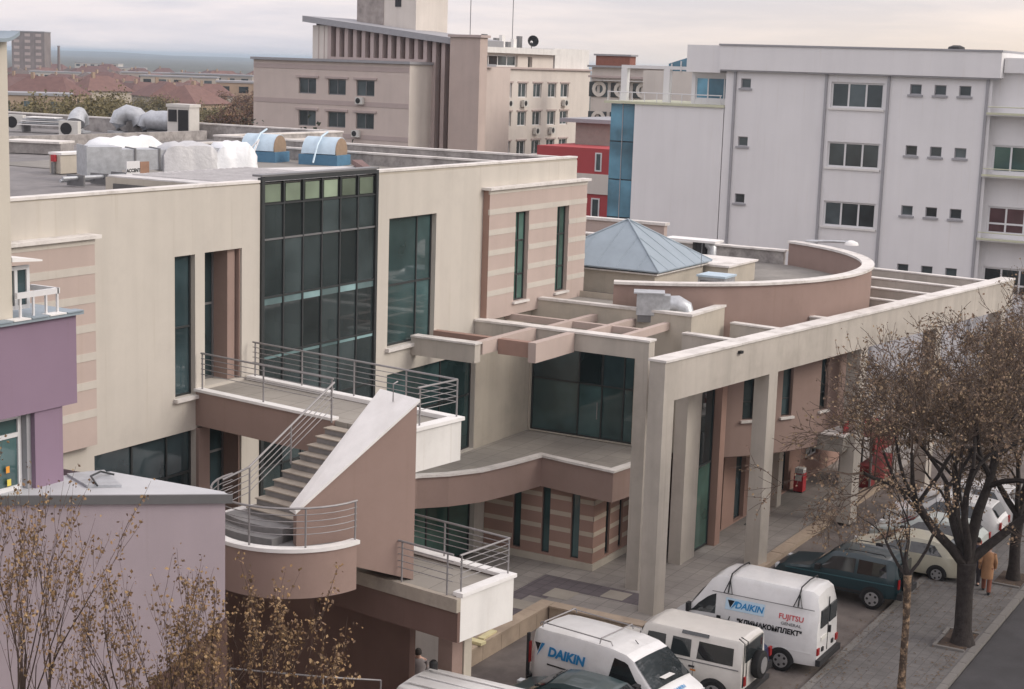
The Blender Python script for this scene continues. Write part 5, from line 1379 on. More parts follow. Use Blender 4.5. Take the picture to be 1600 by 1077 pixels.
# --- white panel van with roof rack, nose to the street
pf = [(-2.38, 1.15), (-2.34, 1.80), (-2.2, 1.93), (-1.0, 1.97), (0.3, 1.96), (0.75, 1.90), (0.98, 1.80), (1.75, 1.12), (2.15, 0.98), (2.34, 0.78), (2.40, 0.5)]
v = Veh('panel_van', 'white panel van with big blue lettering and roof rack, nose to the street', (37.5, 17.6, GZ), R(-98), pf, 1.90, 1.12, 1.97, white_car, tum=0.13, cat='van', taper=0.2)
v.glass_end(1.02, 1.70, inset=0.05); v.glass_side(0.30, 1.42, 0.42, 0.86, 0.05, 0.86)
v.wheels((-1.42, 1.50), 0.33); v.box('bumper', 2.2, 2.46, -0.85, 0.85, 0.3, 0.58, dark_pl); v.box('bumper', -2.46, -2.3, -0.88, 0.88, 0.32, 0.56, dark_pl)
v.pair('head_lamp', 1.98, 2.22, 0.62, 0.84, 0.76, 0.90, lamp_m); v.pair('tail_lamp', -2.42, -2.36, 0.78, 0.9, 0.9, 1.5, tail_m)
v.mirrors(1.25, 1.18); v.box('grille', 2.36, 2.43, -0.5, 0.5, 0.62, 0.74, dark_pl); v.box('rear_pillar', -2.43, -2.37, -0.93, -0.84, 0.5, 1.75, dark_pl); v.box('rear_door_gap', -2.405, -2.372, -0.01, 0.01, 0.5, 1.85, dark_pl)
v.pair('side_rail', -1.7, -0.5, 0.951, 0.962, 1.02, 1.06, dark_pl); v.pair('door_handle', 0.15, 0.32, 0.951, 0.975, 0.98, 1.02, dark_pl)
for sg in (1, -1):
    v.lp('rack_bar', MB().tube([(-2.15, sg * 0.70, 2.0), (-2.1, sg * 0.72, 2.09), (0.2, sg * 0.72, 2.09), (0.25, sg * 0.70, 1.98)], 0.017, 6), steel)
for x in (-2.0, -0.1):
    v.lp('rack_bar', MB().tube([(x, -0.80, 1.98), (x, -0.74, 2.12), (x, 0.74, 2.12), (x, 0.80, 1.98)], 0.02, 6), steel)
v.lp('aerial', MB().tube([(0.62, 0, 1.92), (0.5, 0, 2.02)], 0.012, 5), dark_pl)
daikin(v, -2.12, -0.957, 1.32, 0.36, (1, 0, 0), (0, -1, 0))
daikin(v, -0.25, 0.957, 1.32, 0.36, (-1, 0, 0), (0, 1, 0))
me = text_mesh('DAIKIN', 0.16, 0.2, 0.004, 0.001); place_text(me, blue_l, v.t, (1.98, -0.05, 1.075), (0, 1, 0), (-0.93, 0, 0.36))
for q in (0.22, 1.52): v.pair('door_gap', q, q + 0.014, 0.951, 0.954, 0.4, 1.1, dark_pl)
v.pair('door_gap', -1.75, 0.2, 0.9505, 0.9535, 0.62, 0.634, dark_pl)
v.box('paper', 1.50, 1.70, -0.35, 0.15, 1.345, 1.35, white_paint)

# --- off-white station wagon off-roader with spare wheel, nose-in
pf = [(-1.98, 1.05), (-1.96, 1.90), (-1.82, 1.985), (0.80, 2.0), (0.98, 1.93), (1.26, 1.26), (1.38, 1.20), (2.2, 1.14), (2.3, 1.06), (2.32, 0.62)]
v = Veh('off_roader', 'boxy off-white off-roader with dark wheel arches and spare wheel on its back', (39.8, 16.6, GZ), R(90), pf, 1.79, 1.22, 2.0, off_white, zb=0.45, tum=0.14, cat='car', taper=0.03, rk=0.12)
v.glass_end(1.23, 1.02, inset=0.06)
for a, b in ((-1.72, -0.66), (-0.48, 0.12), (0.28, 0.88)): v.glass_side(a, b, a + 0.02, b - 0.03 if b < 0.5 else b - 0.04, 0.10, 0.82)
v.glass_side(-1.05, -0.25, -1.02, -0.28, 1.02, 1.32, name='roof_window') if False else None
for sg in (1, -1):
    v.lp('alpine_window', MB().add([(-0.95, sg * 0.775, 1.88), (-0.15, sg * 0.775, 1.88), (-0.15, sg * 0.715, 1.965), (-0.95, sg * 0.715, 1.965)], [(0, 1, 2, 3)] if sg < 0 else [(3, 2, 1, 0)]), g_car)
v.wheels((-1.2, 1.55), 0.39, 0.24, track=0.90); v.box('rear_bumper', -2.16, -1.99, -0.85, 0.85, 0.5, 0.62, dark_pl); v.box('front_bumper', 2.3, 2.5, -0.88, 0.88, 0.5, 0.68, dark_pl)
sp = v.lp('spare_wheel', MB().tube([(-1.99, -0.12, 1.12), (-2.05, -0.12, 1.12), (-2.2, -0.12, 1.12), (-2.24, -0.12, 1.12)], [0.34, 0.39, 0.39, 0.34], 22), black, smooth=40)
v.lp('spare_rim', MB().tube([(-2.21, -0.12, 1.12), (-2.255, -0.12, 1.12)], 0.23, 16), rim_m, sp)
v.box('rear_window', -2.0, -1.968, -0.62, 0.62, 1.36, 1.84, g_car); v.pair('tail_lamp', -2.03, -1.985, 0.62, 0.72, 0.72, 0.98, tail_m)
v.pair('window_trim', -1.9, 1.0, 0.896, 0.905, 1.18, 1.21, alu); v.box('step', -0.6, 0.9, 0.86, 0.98, 0.46, 0.5, dark_pl)
v.lp('ladder', MB().tube([(-2.0, 0.55, 0.7), (-2.0, 0.55, 1.95), (-1.8, 0.55, 2.03)], 0.018, 5).tube([(-2.0, 0.78, 0.7), (-2.0, 0.78, 1.95), (-1.8, 0.7, 2.03)], 0.018, 5), dark_pl)
for q in (-0.58, 0.2, 0.98): v.pair('door_gap', q, q + 0.014, 0.8955, 0.8985, 0.5, 1.19, dark_pl)
v.mirrors(1.1, 1.35); v.pair('door_handle', -0.62, -0.45, 0.897, 0.92, 1.02, 1.07, dark_pl); v.box('indicator', -0.66, -0.5, 0.897, 0.902, 0.92, 0.97, orange_m)
v.pair('mud_flap', -1.6, -1.56, 0.62, 0.9, 0.2, 0.6, dark_pl); v.box('grille', 2.315, 2.34, -0.4, 0.4, 0.75, 1.0, dark_pl)

# --- white high-roof van with lettering, nose-in
pf = [(-2.33, 1.0), (-2.31, 2.05), (-2.22, 2.40), (-2.05, 2.50), (0.35, 2.53), (0.85, 2.47), (1.05, 2.32), (1.28, 1.98), (1.75, 1.30), (1.95, 1.18), (2.32, 0.98), (2.40, 0.6)]
v = Veh('high_roof_van', 'white high-roof van with black, red and blue lettering and black roof straps', (43.5, 16.1, GZ), R(90), pf, 1.95, 1.30, 2.53, white_car, zb=0.32, tum=0.24, cat='van', taper=0.10, rk=0.16)
v.glass_end(1.70, 1.30, inset=0.06)
v.glass_side(0.80, 1.66, 0.84, 1.36, 0.03, 0.60)
v.wheels((-1.30, 1.45), 0.34, 0.2); v.box('bumper', -2.46, -2.32, -0.92, 0.92, 0.36, 0.54, dark_pl); v.box('bumper', 2.3, 2.48, -0.9, 0.9, 0.36, 0.62, dark_pl)
for y0, y1 in ((-0.66, -0.06), (0.06, 0.66)): v.box('rear_window', -2.36, -2.318, y0, y1, 1.42, 1.94, g_car)
v.pair('tail_lamp', -2.37, -2.32, 0.72, 0.88, 0.66, 0.86, tail_m); v.box('rear_lamp', -2.37, -2.32, -0.5, -0.36, 0.68, 0.80, dark_pl); v.box('rear_lamp', -2.37, -2.32, 0.36, 0.5, 0.68, 0.80, dark_pl); v.box('door_gap', -2.345, -2.318, -0.012, 0.012, 0.6, 2.2, dark_pl)
v.box('number_plate', -2.36, -2.32, 0.1, 0.6, 1.02, 1.13, plate_m); v.box('handle', -2.39, -2.32, -0.14, -0.06, 1.1, 1.3, dark_pl)
v.pair('roof_seam', -2.2, 0.95, 0.897, 0.905, 1.975, 1.995, alu); v.mirrors(1.62, 1.42, 0.98, sx=0.1, sz=0.26)
v.pair('fuel_flap', 0.62, 0.74, 0.977, 0.982, 1.12, 1.3, dark_pl); v.pair('side_moulding', -2.2, 1.0, 0.977, 0.983, 0.70, 0.73, white_car)
for q in (0.74, 1.7): v.pair('door_gap', q, q + 0.014, 0.9755, 0.9785, 0.45, 1.28, dark_pl)
v.box('front_lamp', 2.1, 2.32, 0.62, 0.85, 0.92, 1.02, dark_pl)
for x in (0.45, -1.7):
    yy = [(-0.90, 2.0), (-0.80, 2.36), (-0.66, 2.53), (0.0, 2.57), (0.66, 2.53), (0.80, 2.36), (0.90, 2.0)]
    st_ = v.lp('roof_strap', MB().tube([(x, y, z + 0.01) for y, z in yy], 0.022, 5), dark_pl)
    for sg in (1, -1):
        v.lp('strap_foot', MB().tube([(x, sg * 0.79, 2.38), (x - 0.13, sg * 0.915, 2.0), (x + 0.13, sg * 0.915, 2.0), (x, sg * 0.79, 2.38)], 0.018, 5), dark_pl, st_)
# flank lettering (left side reads from nose to tail)
SX = (-1, 0, 0); yb_ = 0.982; up_ = Vector((0, -0.19, 0.98))
def fl(z): return v.side(-0.5, min(1, max(0, (z - 1.30) / (2.53 - 0.16 - 1.30))))[0] + 0.016
def flank_quad(x0, x1, z0, z1, m):
    v.lp('lettering_panel', MB().add([(x0, fl(z0) - 0.006, z0), (x1, fl(z0) - 0.006, z0), (x1, fl(z1) - 0.006, z1), (x0, fl(z1) - 0.006, z1)], [(3, 2, 1, 0)]), m)
flank_quad(-0.70, 0.52, 1.52, 1.86, sky_l)
place_text(text_mesh('DAIKIN', 0.26, 0.2, 0.008, 0.001), blue_l, v.t, (-0.22, fl(1.68), 1.68), SX, up_)
v.lp('logo_mark', MB().add([(0.46, fl(1.8), 1.80), (0.24, fl(1.8), 1.80), (0.36, fl(1.58), 1.58)], [(0, 2, 1)]), ink)
v.lp('logo_mark', MB().add([(0.22, fl(1.8), 1.80), (0.10, fl(1.8), 1.80), (0.34, fl(1.55) + 0.002, 1.55)], [(0, 2, 1)]), blue_l)
place_text(text_mesh('FUJITSU', 0.21, 0, 0.004, 0.001, 0.74), red_l, v.t, (-1.52, fl(1.64), 1.64), SX, up_)
place_text(text_mesh('GENERAL', 0.12, 0, 0.002, 0.001, 0.62), alu, v.t, (-1.54, fl(1.45), 1.45), SX, up_)
place_text(text_mesh('"КЛИМАКОМПЛЕКТ"', 0.20, 0.1, 0.010, 0.001, 2.0), ink, v.t, (-0.88, fl(1.24) + 0.002, 1.24), SX, (0, 0, 1))
place_text(text_mesh('/', 0.3, 0.1, 0.004, 0.001), ink, v.t, (0.38, fl(1.2) + 0.002, 1.22), SX, (0, 0, 1))

def hatch(name, label, loc, rz, body, L=4.0, W=1.68, H=1.42, group=None, cat='car', wagon=False):
    h = L / 2
    pf = [(-h, 0.62), (-h + 0.04, 0.95), (-h + 0.22, 1.05) if not wagon else (-h + 0.1, 1.0), (-h + 0.62 if not wagon else -h + 0.42, H - 0.09), (-h + 1.1, H - 0.01), (-0.05, H), (0.32, H - 0.07), (1.05 * L / 4.0, 0.98), (h - 0.35, 0.84), (h - 0.06, 0.68), (h, 0.5)]
    v = Veh(name, label, loc, rz, pf, W, 0.92, H, body, zb=0.24, tum=0.22, cat=cat, taper=0.20, rk=0.09, group=group)
    v.glass_end(0.38, 0.98 * L / 4.0, inset=0.03); v.glass_end(pf[2][0] + 0.05, pf[3][0] - 0.03, 'rear_window', inset=0.06)
    v.glass_side(-h + 0.62, -0.32, -h + 0.95, -0.32, 0.06, 0.88); v.glass_side(-0.22, 0.80, -0.22, 0.24, 0.06, 0.88)
    v.wheels((-h + 0.78, h - 0.80), 0.30, 0.18)
    v.pair('head_lamp', h - 0.22, h - 0.06, 0.48, 0.70, 0.62, 0.74, lamp_m); v.pair('tail_lamp', -h - 0.015, -h + 0.05, 0.58, 0.74, 0.66, 0.92, tail_m)
    v.box('bumper', h - 0.1, h + 0.05, -0.66, 0.66, 0.3, 0.5, dark_pl); v.box('bumper', -h - 0.06, -h + 0.1, -0.70, 0.70, 0.32, 0.52, dark_pl)
    v.mirrors(0.72, 0.98); v.pair('door_handle', -0.35, -0.2, W / 2 + 0.001, W / 2 + 0.02, 0.80, 0.83, dark_pl); v.box('number_plate', -h - 0.075, -h - 0.061, -0.25, 0.25, 0.56, 0.67, plate_m)
    return v
hatch('hatchback', 'dark green hatchback in front of the lettered panel van, roof only in view', (35.5, 18.0, GZ), R(90), green_car, 3.9, 1.66, 1.46)
hatch('hatchback', 'navy blue car squeezed between off-roader and high-roof van', (41.25, 16.75, GZ), R(90), navy_car, 3.7, 1.56, 1.40)
hatch('saloon_car', 'cream car with dark windows behind the dark teal off-roader', (54.3, 14.55, GZ), R(90), cream_car, 4.2, 1.68, 1.42)
hatch('saloon_car', 'pale mint car parked beyond the cream car', (57.0, 14.5, GZ), R(90), mint_car, 4.1, 1.66, 1.42)
hatch('estate_car', 'white estate car with dark windows far along the parking row', (59.8, 14.6, GZ), R(90), white_car, 4.4, 1.72, 1.55, wagon=True)
hatch('estate_car', 'white car at the far right end of the parking row', (62.6, 14.5, GZ), R(90), white_car, 4.2, 1.7, 1.5, wagon=True)

# --- dark teal off-roader, nose-in
pf = [(-2.12, 0.8), (-2.10, 1.10), (-1.98, 1.62), (-1.75, 1.70), (-0.6, 1.74), (0.05, 1.72), (0.22, 1.64), (0.85, 1.12), (1.8, 1.02), (2.08, 0.88), (2.14, 0.6)]
v = Veh('off_roader', 'dark teal off-roader with silver alloy wheels parked beyond the high-roof van', (50.3, 15.55, GZ), R(90), pf, 1.76, 1.08, 1.74, teal_car, zb=0.42, tum=0.2, cat='car', taper=0.2, rk=0.10)
v.glass_end(0.26, 0.80, inset=0.05); v.glass_side(-1.75, -0.75, -1.65, -0.75, 0.08, 0.86); v.glass_side(-0.65, 0.60, -0.65, 0.14, 0.08, 0.86)
v.wheels((-1.3, 1.32), 0.36, 0.24, track=0.89); v.pair('sill_trim', -0.9, 0.9, 0.875, 0.90, 0.48, 0.56, dark_pl)
v.pair('waist_line', -2.0, 1.7, 0.879, 0.886, 0.90, 0.93, mat('light_teal_trim', (0.06, 0.14, 0.16), 0.4, 0.05)); v.mirrors(0.55, 1.15)
v.box('rear_window', -2.115, -2.06, -0.6, 0.6, 1.14, 1.52, g_car); v.pair('tail_lamp', -2.14, -2.1, 0.66, 0.8, 0.8, 1.1, tail_m); v.box('bumper', -2.28, -2.1, -0.84, 0.84, 0.46, 0.66, dark_pl); v.box('bumper', 2.08, 2.26, -0.82, 0.82, 0.46, 0.66, dark_pl)
sp = v.lp('spare_wheel', MB().tube([(-2.12, 0.1, 0.98), (-2.3, 0.1, 0.98)], 0.34, 20), black); v.pair('head_lamp', 1.98, 2.1, 0.5, 0.72, 0.76, 0.9, lamp_m)
for sg in (1, -1): v.lp('roof_rail', MB().tube([(-1.6, sg * 0.6, 1.74), (-1.5, sg * 0.6, 1.80), (-0.3, sg * 0.6, 1.80), (-0.2, sg * 0.6, 1.74)], 0.018, 5), dark_pl)

# --- white van at the bottom edge, only its ribbed roof in view
pf = [(-2.35, 1.1), (-2.33, 2.76), (-2.22, 2.91), (0.4, 2.95), (0.85, 2.86), (1.05, 2.6), (1.75, 1.3), (2.2, 1.1), (2.36, 0.6)]
v = Veh('panel_van', 'white van with ribbed roof cut off by the bottom edge of the picture', (30.08, 17.15, GZ), R(-90), pf, 1.84, 1.15, 2.95, white_car, tum=0.14, cat='van', taper=0.12)
v.glass_end(1.08, 1.70, inset=0.05); v.glass_side(0.35, 1.4, 0.45, 1.1, 0.05, 0.5); v.wheels((-1.4, 1.45), 0.33)
for i in range(3): v.box('roof_rib', -2.1, 0.2, -0.45 + i * 0.45 - 0.04, -0.45 + i * 0.45 + 0.04, 2.95, 2.962, white_car)
v.lp('roof_vent', MB().tube([(-2.08, 0.60, 2.88), (-2.08, 0.60, 3.08), (-2.08, 0.60, 3.13)], [0.10, 0.10, 0.06], 12), dark_pl); v.pair('tail_lamp', -2.38, -2.33, 0.76, 0.88, 0.9, 1.4, tail_m)
v.pair('roof_gutter', -2.2, 0.5, 0.775, 0.80, 2.80, 2.825, dark_pl); v.box('bumper', -2.45, -2.33, -0.88, 0.88, 0.34, 0.56, dark_pl)

# ================================================================== shop front things under the drum
cn = thing('shop_canopy', 'grey shop canopy with red lettering under the drum wall', 'canopy', (58.9, 18.9, 2.9))
part('canopy_box', MB().box(57.6, 60.2, 18.15, 19.6, 2.95, 3.55), mat('mottled_canopy', (0.30, 0.28, 0.25), 0.9, 0.3, 4), cn)
part('canopy_edge', MB().box(57.55, 60.25, 18.1, 19.0, 3.552, 3.62), coping_m, cn)
sig = mat('red_sign_letters', (0.48, 0.05, 0.06), 0.5, 0.05)
for i, (w0, h0) in enumerate(((0.28, 0.42), (0.2, 0.5), (0.3, 0.42), (0.24, 0.55), (0.3, 0.46), (0.22, 0.5), (0.28, 0.42))):
    x = 57.9 + i * 0.31
    part('sign_letter', MB().box(x, x + w0, 18.2, 18.25, 3.63, 3.63 + h0*0.8).box(x + 0.06, x + w0 + 0.04, 18.199, 18.251, 3.63 + h0 * 0.3, 3.63 + h0 * 0.45), sig, cn)
rv = thing('red_dispenser', 'red dispenser with white front by the shop door', 'dispenser', (61.9, 21.2, 0), R(0))
lp('casing', MB().box(-0.2, 0.2, -0.2, 0.2, 0.05, 0.8), sig, rv); lp('panel', MB().box(-0.208, -0.202, -0.14, 0.14, 0.5, 0.76), white_paint, rv); lp('foot', MB().box(-0.17, 0.17, -0.17, 0.17, 0, 0.05), dark_pl, rv); lp('head', MB().box(-0.18, 0.18, -0.18, 0.18, 0.802, 1.02), white_paint, rv)
sb_ = thing('market_stall', 'maroon market stall half hidden behind the street tree', 'stall', (65.5, 19.3, 0))
part('fascia', MB().box(63.9, 67.3, 18.75, 18.85, 1.5, 2.25), mat('maroon_fascia', (0.22, 0.035, 0.035), 0.6, 0.1), sb_)
part('sign_letter', MB().box(64.5, 65.0, 18.7, 18.745, 1.7, 2.05).box(65.15, 65.5, 18.7, 18.745, 1.7, 2.05), sig, sb_)
part('counter', MB().box(64.1, 67.1, 18.9, 19.5, 0, 0.95), mat('maroon_fascia', (0.22, 0.035, 0.035)), sb_)
part('roof', MB().box(63.8, 67.4, 18.76, 20.4, 2.252, 2.32), mat('maroon_fascia', (0.22, 0.035, 0.035)), sb_)
for q in (64.0, 67.1): part('post', MB().box(q, q + 0.08, 18.87, 18.95, 0, 2.25), alu, sb_); part('post', MB().box(q, q + 0.08, 20.2, 20.28, 0, 2.25), alu, sb_)
dm = thing('door_mat', 'dark mat lying before the glass doors under the drum', 'mat', (56.3, 21.0, 0.004))
part('mat', MB().box(55.9, 56.7, 20.75, 21.25, 0.004, 0.02), dark_pl, dm)

# ================================================================== people
def person(name, label, loc, rz, h, coat, legs_m, hair_m, skin_m, pose, coat_len=0.55, bag=None):
    """one skinned figure; coat and hair are children"""
    t = thing(name, label, 'person', loc, rz)
    k = h / 1.7
    J = {'pel': (0, 0, 0.93), 'waist': (0.01, 0, 1.08), 'chest': (0.02, 0, 1.28), 'neck': (0.02, 0, 1.45), 'head': (0.05, 0, 1.56), 'crown': (0.05, 0, 1.68),
         'lh': (0, 0.09, 0.90), 'lk': (0.06 + pose * 0.14, 0.10, 0.49), 'la': (pose * 0.26, 0.10, 0.09), 'lt': (pose * 0.26 + 0.16, 0.11, 0.035),
         'rh': (0, -0.09, 0.90), 'rk': (0.04 - pose * 0.06, -0.10, 0.49), 'ra': (-pose * 0.26, -0.10, 0.10), 'rt': (-pose * 0.26 + 0.16, -0.11, 0.045),
         'ls': (0.01, 0.18, 1.38), 'le': (-0.05 - pose * 0.05, 0.25, 1.10), 'lw': (0.06 - pose * 0.05, 0.26, 0.86), 'lf': (0.09, 0.26, 0.77),
         'rs': (0.01, -0.18, 1.38), 're': (-0.02 + pose * 0.05, -0.25, 1.10), 'rw': (0.10 + pose * 0.05, -0.24, 0.87), 'rf': (0.13, -0.24, 0.78)}
    rad = {'pel': 0.135, 'waist': 0.125, 'chest': 0.145, 'neck': 0.055, 'head': 0.088, 'crown': 0.062, 'lh': 0.095, 'lk': 0.062, 'la': 0.045, 'lt': 0.038, 'rh': 0.095, 'rk': 0.062, 'ra': 0.045, 'rt': 0.038,
           'ls': 0.062, 'le': 0.048, 'lw': 0.034, 'lf': 0.03, 'rs': 0.062, 're': 0.048, 'rw': 0.034, 'rf': 0.03}
    E_ = [('pel', 'waist'), ('waist', 'chest'), ('chest', 'neck'), ('neck', 'head'), ('head', 'crown'), ('pel', 'lh'), ('lh', 'lk'), ('lk', 'la'), ('la', 'lt'), ('pel', 'rh'), ('rh', 'rk'), ('rk', 'ra'), ('ra', 'rt'),
          ('chest', 'ls'), ('ls', 'le'), ('le', 'lw'), ('lw', 'lf'), ('chest', 'rs'), ('rs', 're'), ('re', 'rw'), ('rw', 'rf')]
    names = list(J); me = bpy.data.meshes.new('body')
    me.from_pydata([tuple(c * k for c in J[n]) for n in names], [(names.index(a), names.index(b)) for a, b in E_], [])
    o = bpy.data.objects.new('body', me); COL.objects.link(o); o.parent = t
    sk_ = o.modifiers.new('skin', 'SKIN'); ss = o.modifiers.new('smooth', 'SUBSURF'); ss.levels = 2; ss.render_levels = 2
    for i, n in enumerate(names):
        d_ = me.skin_vertices[0].data[i]; d_.radius = (rad[n] * k, rad[n] * k * (1.12 if n in ('chest', 'pel', 'waist') else 1)); d_.use_root = n == 'pel'
    me.materials.append(skin_m)
    # trousers and coat follow the limbs
    for a in ('l', 'r'):
        lp('trouser_leg', MB().tube([Vector(J[a + 'h']) * k, Vector(J[a + 'k']) * k, Vector(J[a + 'a']) * k], [0.108 * k, 0.08 * k, 0.07 * k], 12), legs_m, t, smooth=60)
        lp('sleeve', MB().tube([Vector(J[a + 's']) * k, Vector(J[a + 'e']) * k, Vector(J[a + 'w']) * k], [0.082 * k, 0.068 * k, 0.056 * k], 12), coat, t, smooth=60)
        lp('shoe', MB().tube([(Vector(J[a + 'a']) + Vector((-0.05, 0, -0.04))) * k, (Vector(J[a + 'a']) + Vector((0.06, 0, -0.045))) * k, Vector(J[a + 't']) * k], [0.05 * k, 0.052 * k, 0.035 * k], 10), dark_pl, t, smooth=60)
    prof = [(0.93 - coat_len, 0.20), (0.80, 0.205), (1.05, 0.185), (1.25, 0.20), (1.38, 0.185), (1.45, 0.09)]
    n = 16; vs = []; fs = []
    for z, r in prof:
        for i in range(n):
            a = 2 * PI * i / n
            vs.append(((0.01 + r * 0.72 * math.cos(a)) * k, r * (1.12 if z > 1.2 else 1) * math.sin(a) * k, z * k))
    for j in range(len(prof) - 1):
        for i in range(n): fs.append((j * n + i, j * n + (i + 1) % n, (j + 1) * n + (i + 1) % n, (j + 1) * n + i))
    lp('coat', MB().add(vs, fs), coat, t, smooth=70)
    hv = []; hf = []
    for j in range(6):
        ph = PI * 0.62 * j / 5
        for i in range(12):
            a = 2 * PI * i / 12
            hv.append(((0.035 + 0.108 * math.sin(ph) * math.cos(a)) * k, 0.098 * math.sin(ph) * math.sin(a) * k, (1.585 + 0.125 * math.cos(ph)) * k))
    for j in range(5):
        for i in range(12): hf.append((j * 12 + i, (j + 1) * 12 + i, (j + 1) * 12 + (i + 1) % 12, j * 12 + (i + 1) % 12))
    lp('hair', MB().add(hv, hf), hair_m, t, smooth=80)
    if bag:
        lp('bag', MB().box((J['lf'][0] - 0.17) * k, (J['lf'][0] + 0.17) * k, 0.22 * k, 0.32 * k, 0.40 * k, 0.70 * k), bag, t)
    return t
skin = mat('skin', (0.50, 0.32, 0.25), 0.6, 0.05)
person('person', 'person in tan coat walking away along the footway past the dark tree', (53.1, 11.45, 0), R(10), 1.68, mat('tan_coat', (0.36, 0.20, 0.11), 0.9, 0.1), mat('rust_trousers', (0.20, 0.075, 0.05), 0.9, 0.1), mat('auburn_hair', (0.20, 0.09, 0.05), 0.8, 0.2), skin, 1.0, 0.42)
person('person', 'person in dark coat with white bag, half hidden behind the dark tree trunk', (53.9, 12.0, 0), R(190), 1.64, mat('dark_coat', (0.05, 0.05, 0.07), 0.9, 0.1), mat('dark_trousers', (0.05, 0.045, 0.05), 0.9, 0.1), mat('dark_hair', (0.03, 0.025, 0.022), 0.8, 0.2), skin, 0.6, 0.5, bag=white_paint)
person('person', 'dark-haired person in grey jacket standing in the passage under the staircase', (34.1, 21.85, 0), R(200), 1.72, mat('grey_jacket', (0.22, 0.2, 0.2), 0.9, 0.1), mat('dark_trousers', (0.05, 0.045, 0.05)), mat('dark_hair', (0.03, 0.025, 0.022)), skin, 0.2, 0.3)
# ================================================================== trees
bark_d = mat('dark_bark', (0.045, 0.038, 0.036), 0.95, 0.3, 6, 0.8, 25)
bark_g = mat('grey_twig', (0.13, 0.098, 0.08), 0.95, 0.25, 4)
bark_p = mat('peeling_bark', (0.075, 0.055, 0.043), 0.95, 0.3, 7, 0.6, 25, stain=(0.40, 0.28, 0.18), stain_amt=1.0, stain_scale=5.5)
seed_m = [mat('dry_seed_%d' % i, c, 0.9, 0.2, 8) for i, c in enumerate([(0.27, 0.19, 0.13), (0.20, 0.14, 0.10), (0.33, 0.245, 0.155)])]
leaf_m = [mat('dry_leaf_%d' % i, c, 0.85, 0.25, 10) for i, c in enumerate([(0.31, 0.195, 0.10), (0.22, 0.14, 0.08), (0.38, 0.26, 0.14), (0.18, 0.12, 0.08)])]

def ortho(d):
    a = d.cross(Vector((0, 0, 1)))
    if a.length < 0.05: a = d.cross(Vector((1, 0, 0)))
    a.normalize(); return a, d.cross(a)
class Tree:
    def __init__(s, seed): s.r = random.Random(seed); s.wood = MB(); s.twig = MB(); s.tips = []
    def branch(s, p, d, ln, rad, lvl, maxl, up=0.15, spread=0.75, kids=(3, 4), twig_r=0.012, wob=0.16, taper=0.62, shr=0.66):
        r = s.r; n = 4 if lvl < 3 else 3
        pts = [p.copy()]; dd = d.copy()
        for i in range(n):
            dd = (dd + Vector((r.uniform(-wob, wob), r.uniform(-wob, wob), r.uniform(-wob, wob) + up * 0.25))).normalized()
            pts.append(pts[-1] + dd * ln / n)
        rr = [rad * (1 - (1 - taper) * i / n) for i in range(n + 1)]
        (s.wood if lvl <= 2 else s.twig).tube(pts, rr, 8 if lvl == 0 else (6 if lvl <= 2 else 3), cap=lvl == 0)
        if lvl >= maxl - 1: s.tips += [(q_, dd) for q_ in pts[1:]]
        if lvl >= maxl:
            s.tips.append((pts[-1], dd)); s.tips.append((pts[-2], dd)); return
        nk = r.randint(*kids)
        for k in range(nk):
            f = r.uniform(0.45, 1.0) if k else 1.0
            i = min(n - 1, int(f * n)); q = pts[i].lerp(pts[i + 1], f * n - i) if f < 1 else pts[-1]
            a, b = ortho(dd); an = r.uniform(0, 2 * PI); sp_ = spread * r.uniform(0.55, 1.15)
            nd = (dd + (a * math.cos(an) + b * math.sin(an)) * sp_ + Vector((0, 0, up))).normalized()
            s.branch(q, nd, ln * shr * r.uniform(0.8, 1.2), max(twig_r * 0.5, rr[-1] * r.uniform(0.55, 0.8)), lvl + 1, maxl, up, spread, kids, twig_r, wob, taper, shr)
    def leaves(s, count, size, mats, hang=0.5, sc=0.12, shape=0.45):
        """small leaf blades round the twig ends, one mesh per tint"""
        r = s.r; out = [MB() for _ in mats]
        for i in range(count):
            p, d = s.tips[r.randrange(len(s.tips))]
            q = p + Vector((r.gauss(0, sc), r.gauss(0, sc), r.gauss(0, sc)))
            l = Vector((r.uniform(-1, 1), r.uniform(-1, 1), r.uniform(-1, 1) - hang)).normalized()
            a, b = ortho(l); an = r.uniform(0, PI); w_ = a * math.cos(an) + b * math.sin(an)
            sz = size * r.uniform(0.6, 1.3)
            m = out[r.randrange(len(mats))]
            c = q + l * sz * 0.5 + l.cross(w_) * sz * 0.12
            m.add([q, c + w_ * sz * shape, q + l * sz, c - w_ * sz * shape], [(0, 1, 2), (0, 2, 3)])
        return out
def build_tree(name, label, base, tr, bark, twm, leafs, mats, cat='tree', group=None):
    t = thing(name, label, cat, base, 0, group)
    part('trunk', tr.wood, bark, t, smooth=60)
    cr = part('crown', tr.twig, twm, t)
    for m, mm in zip(leafs, mats):
        if m.f: part('foliage', m, mm, cr, kind='stuff')
    return t
V3 = Vector
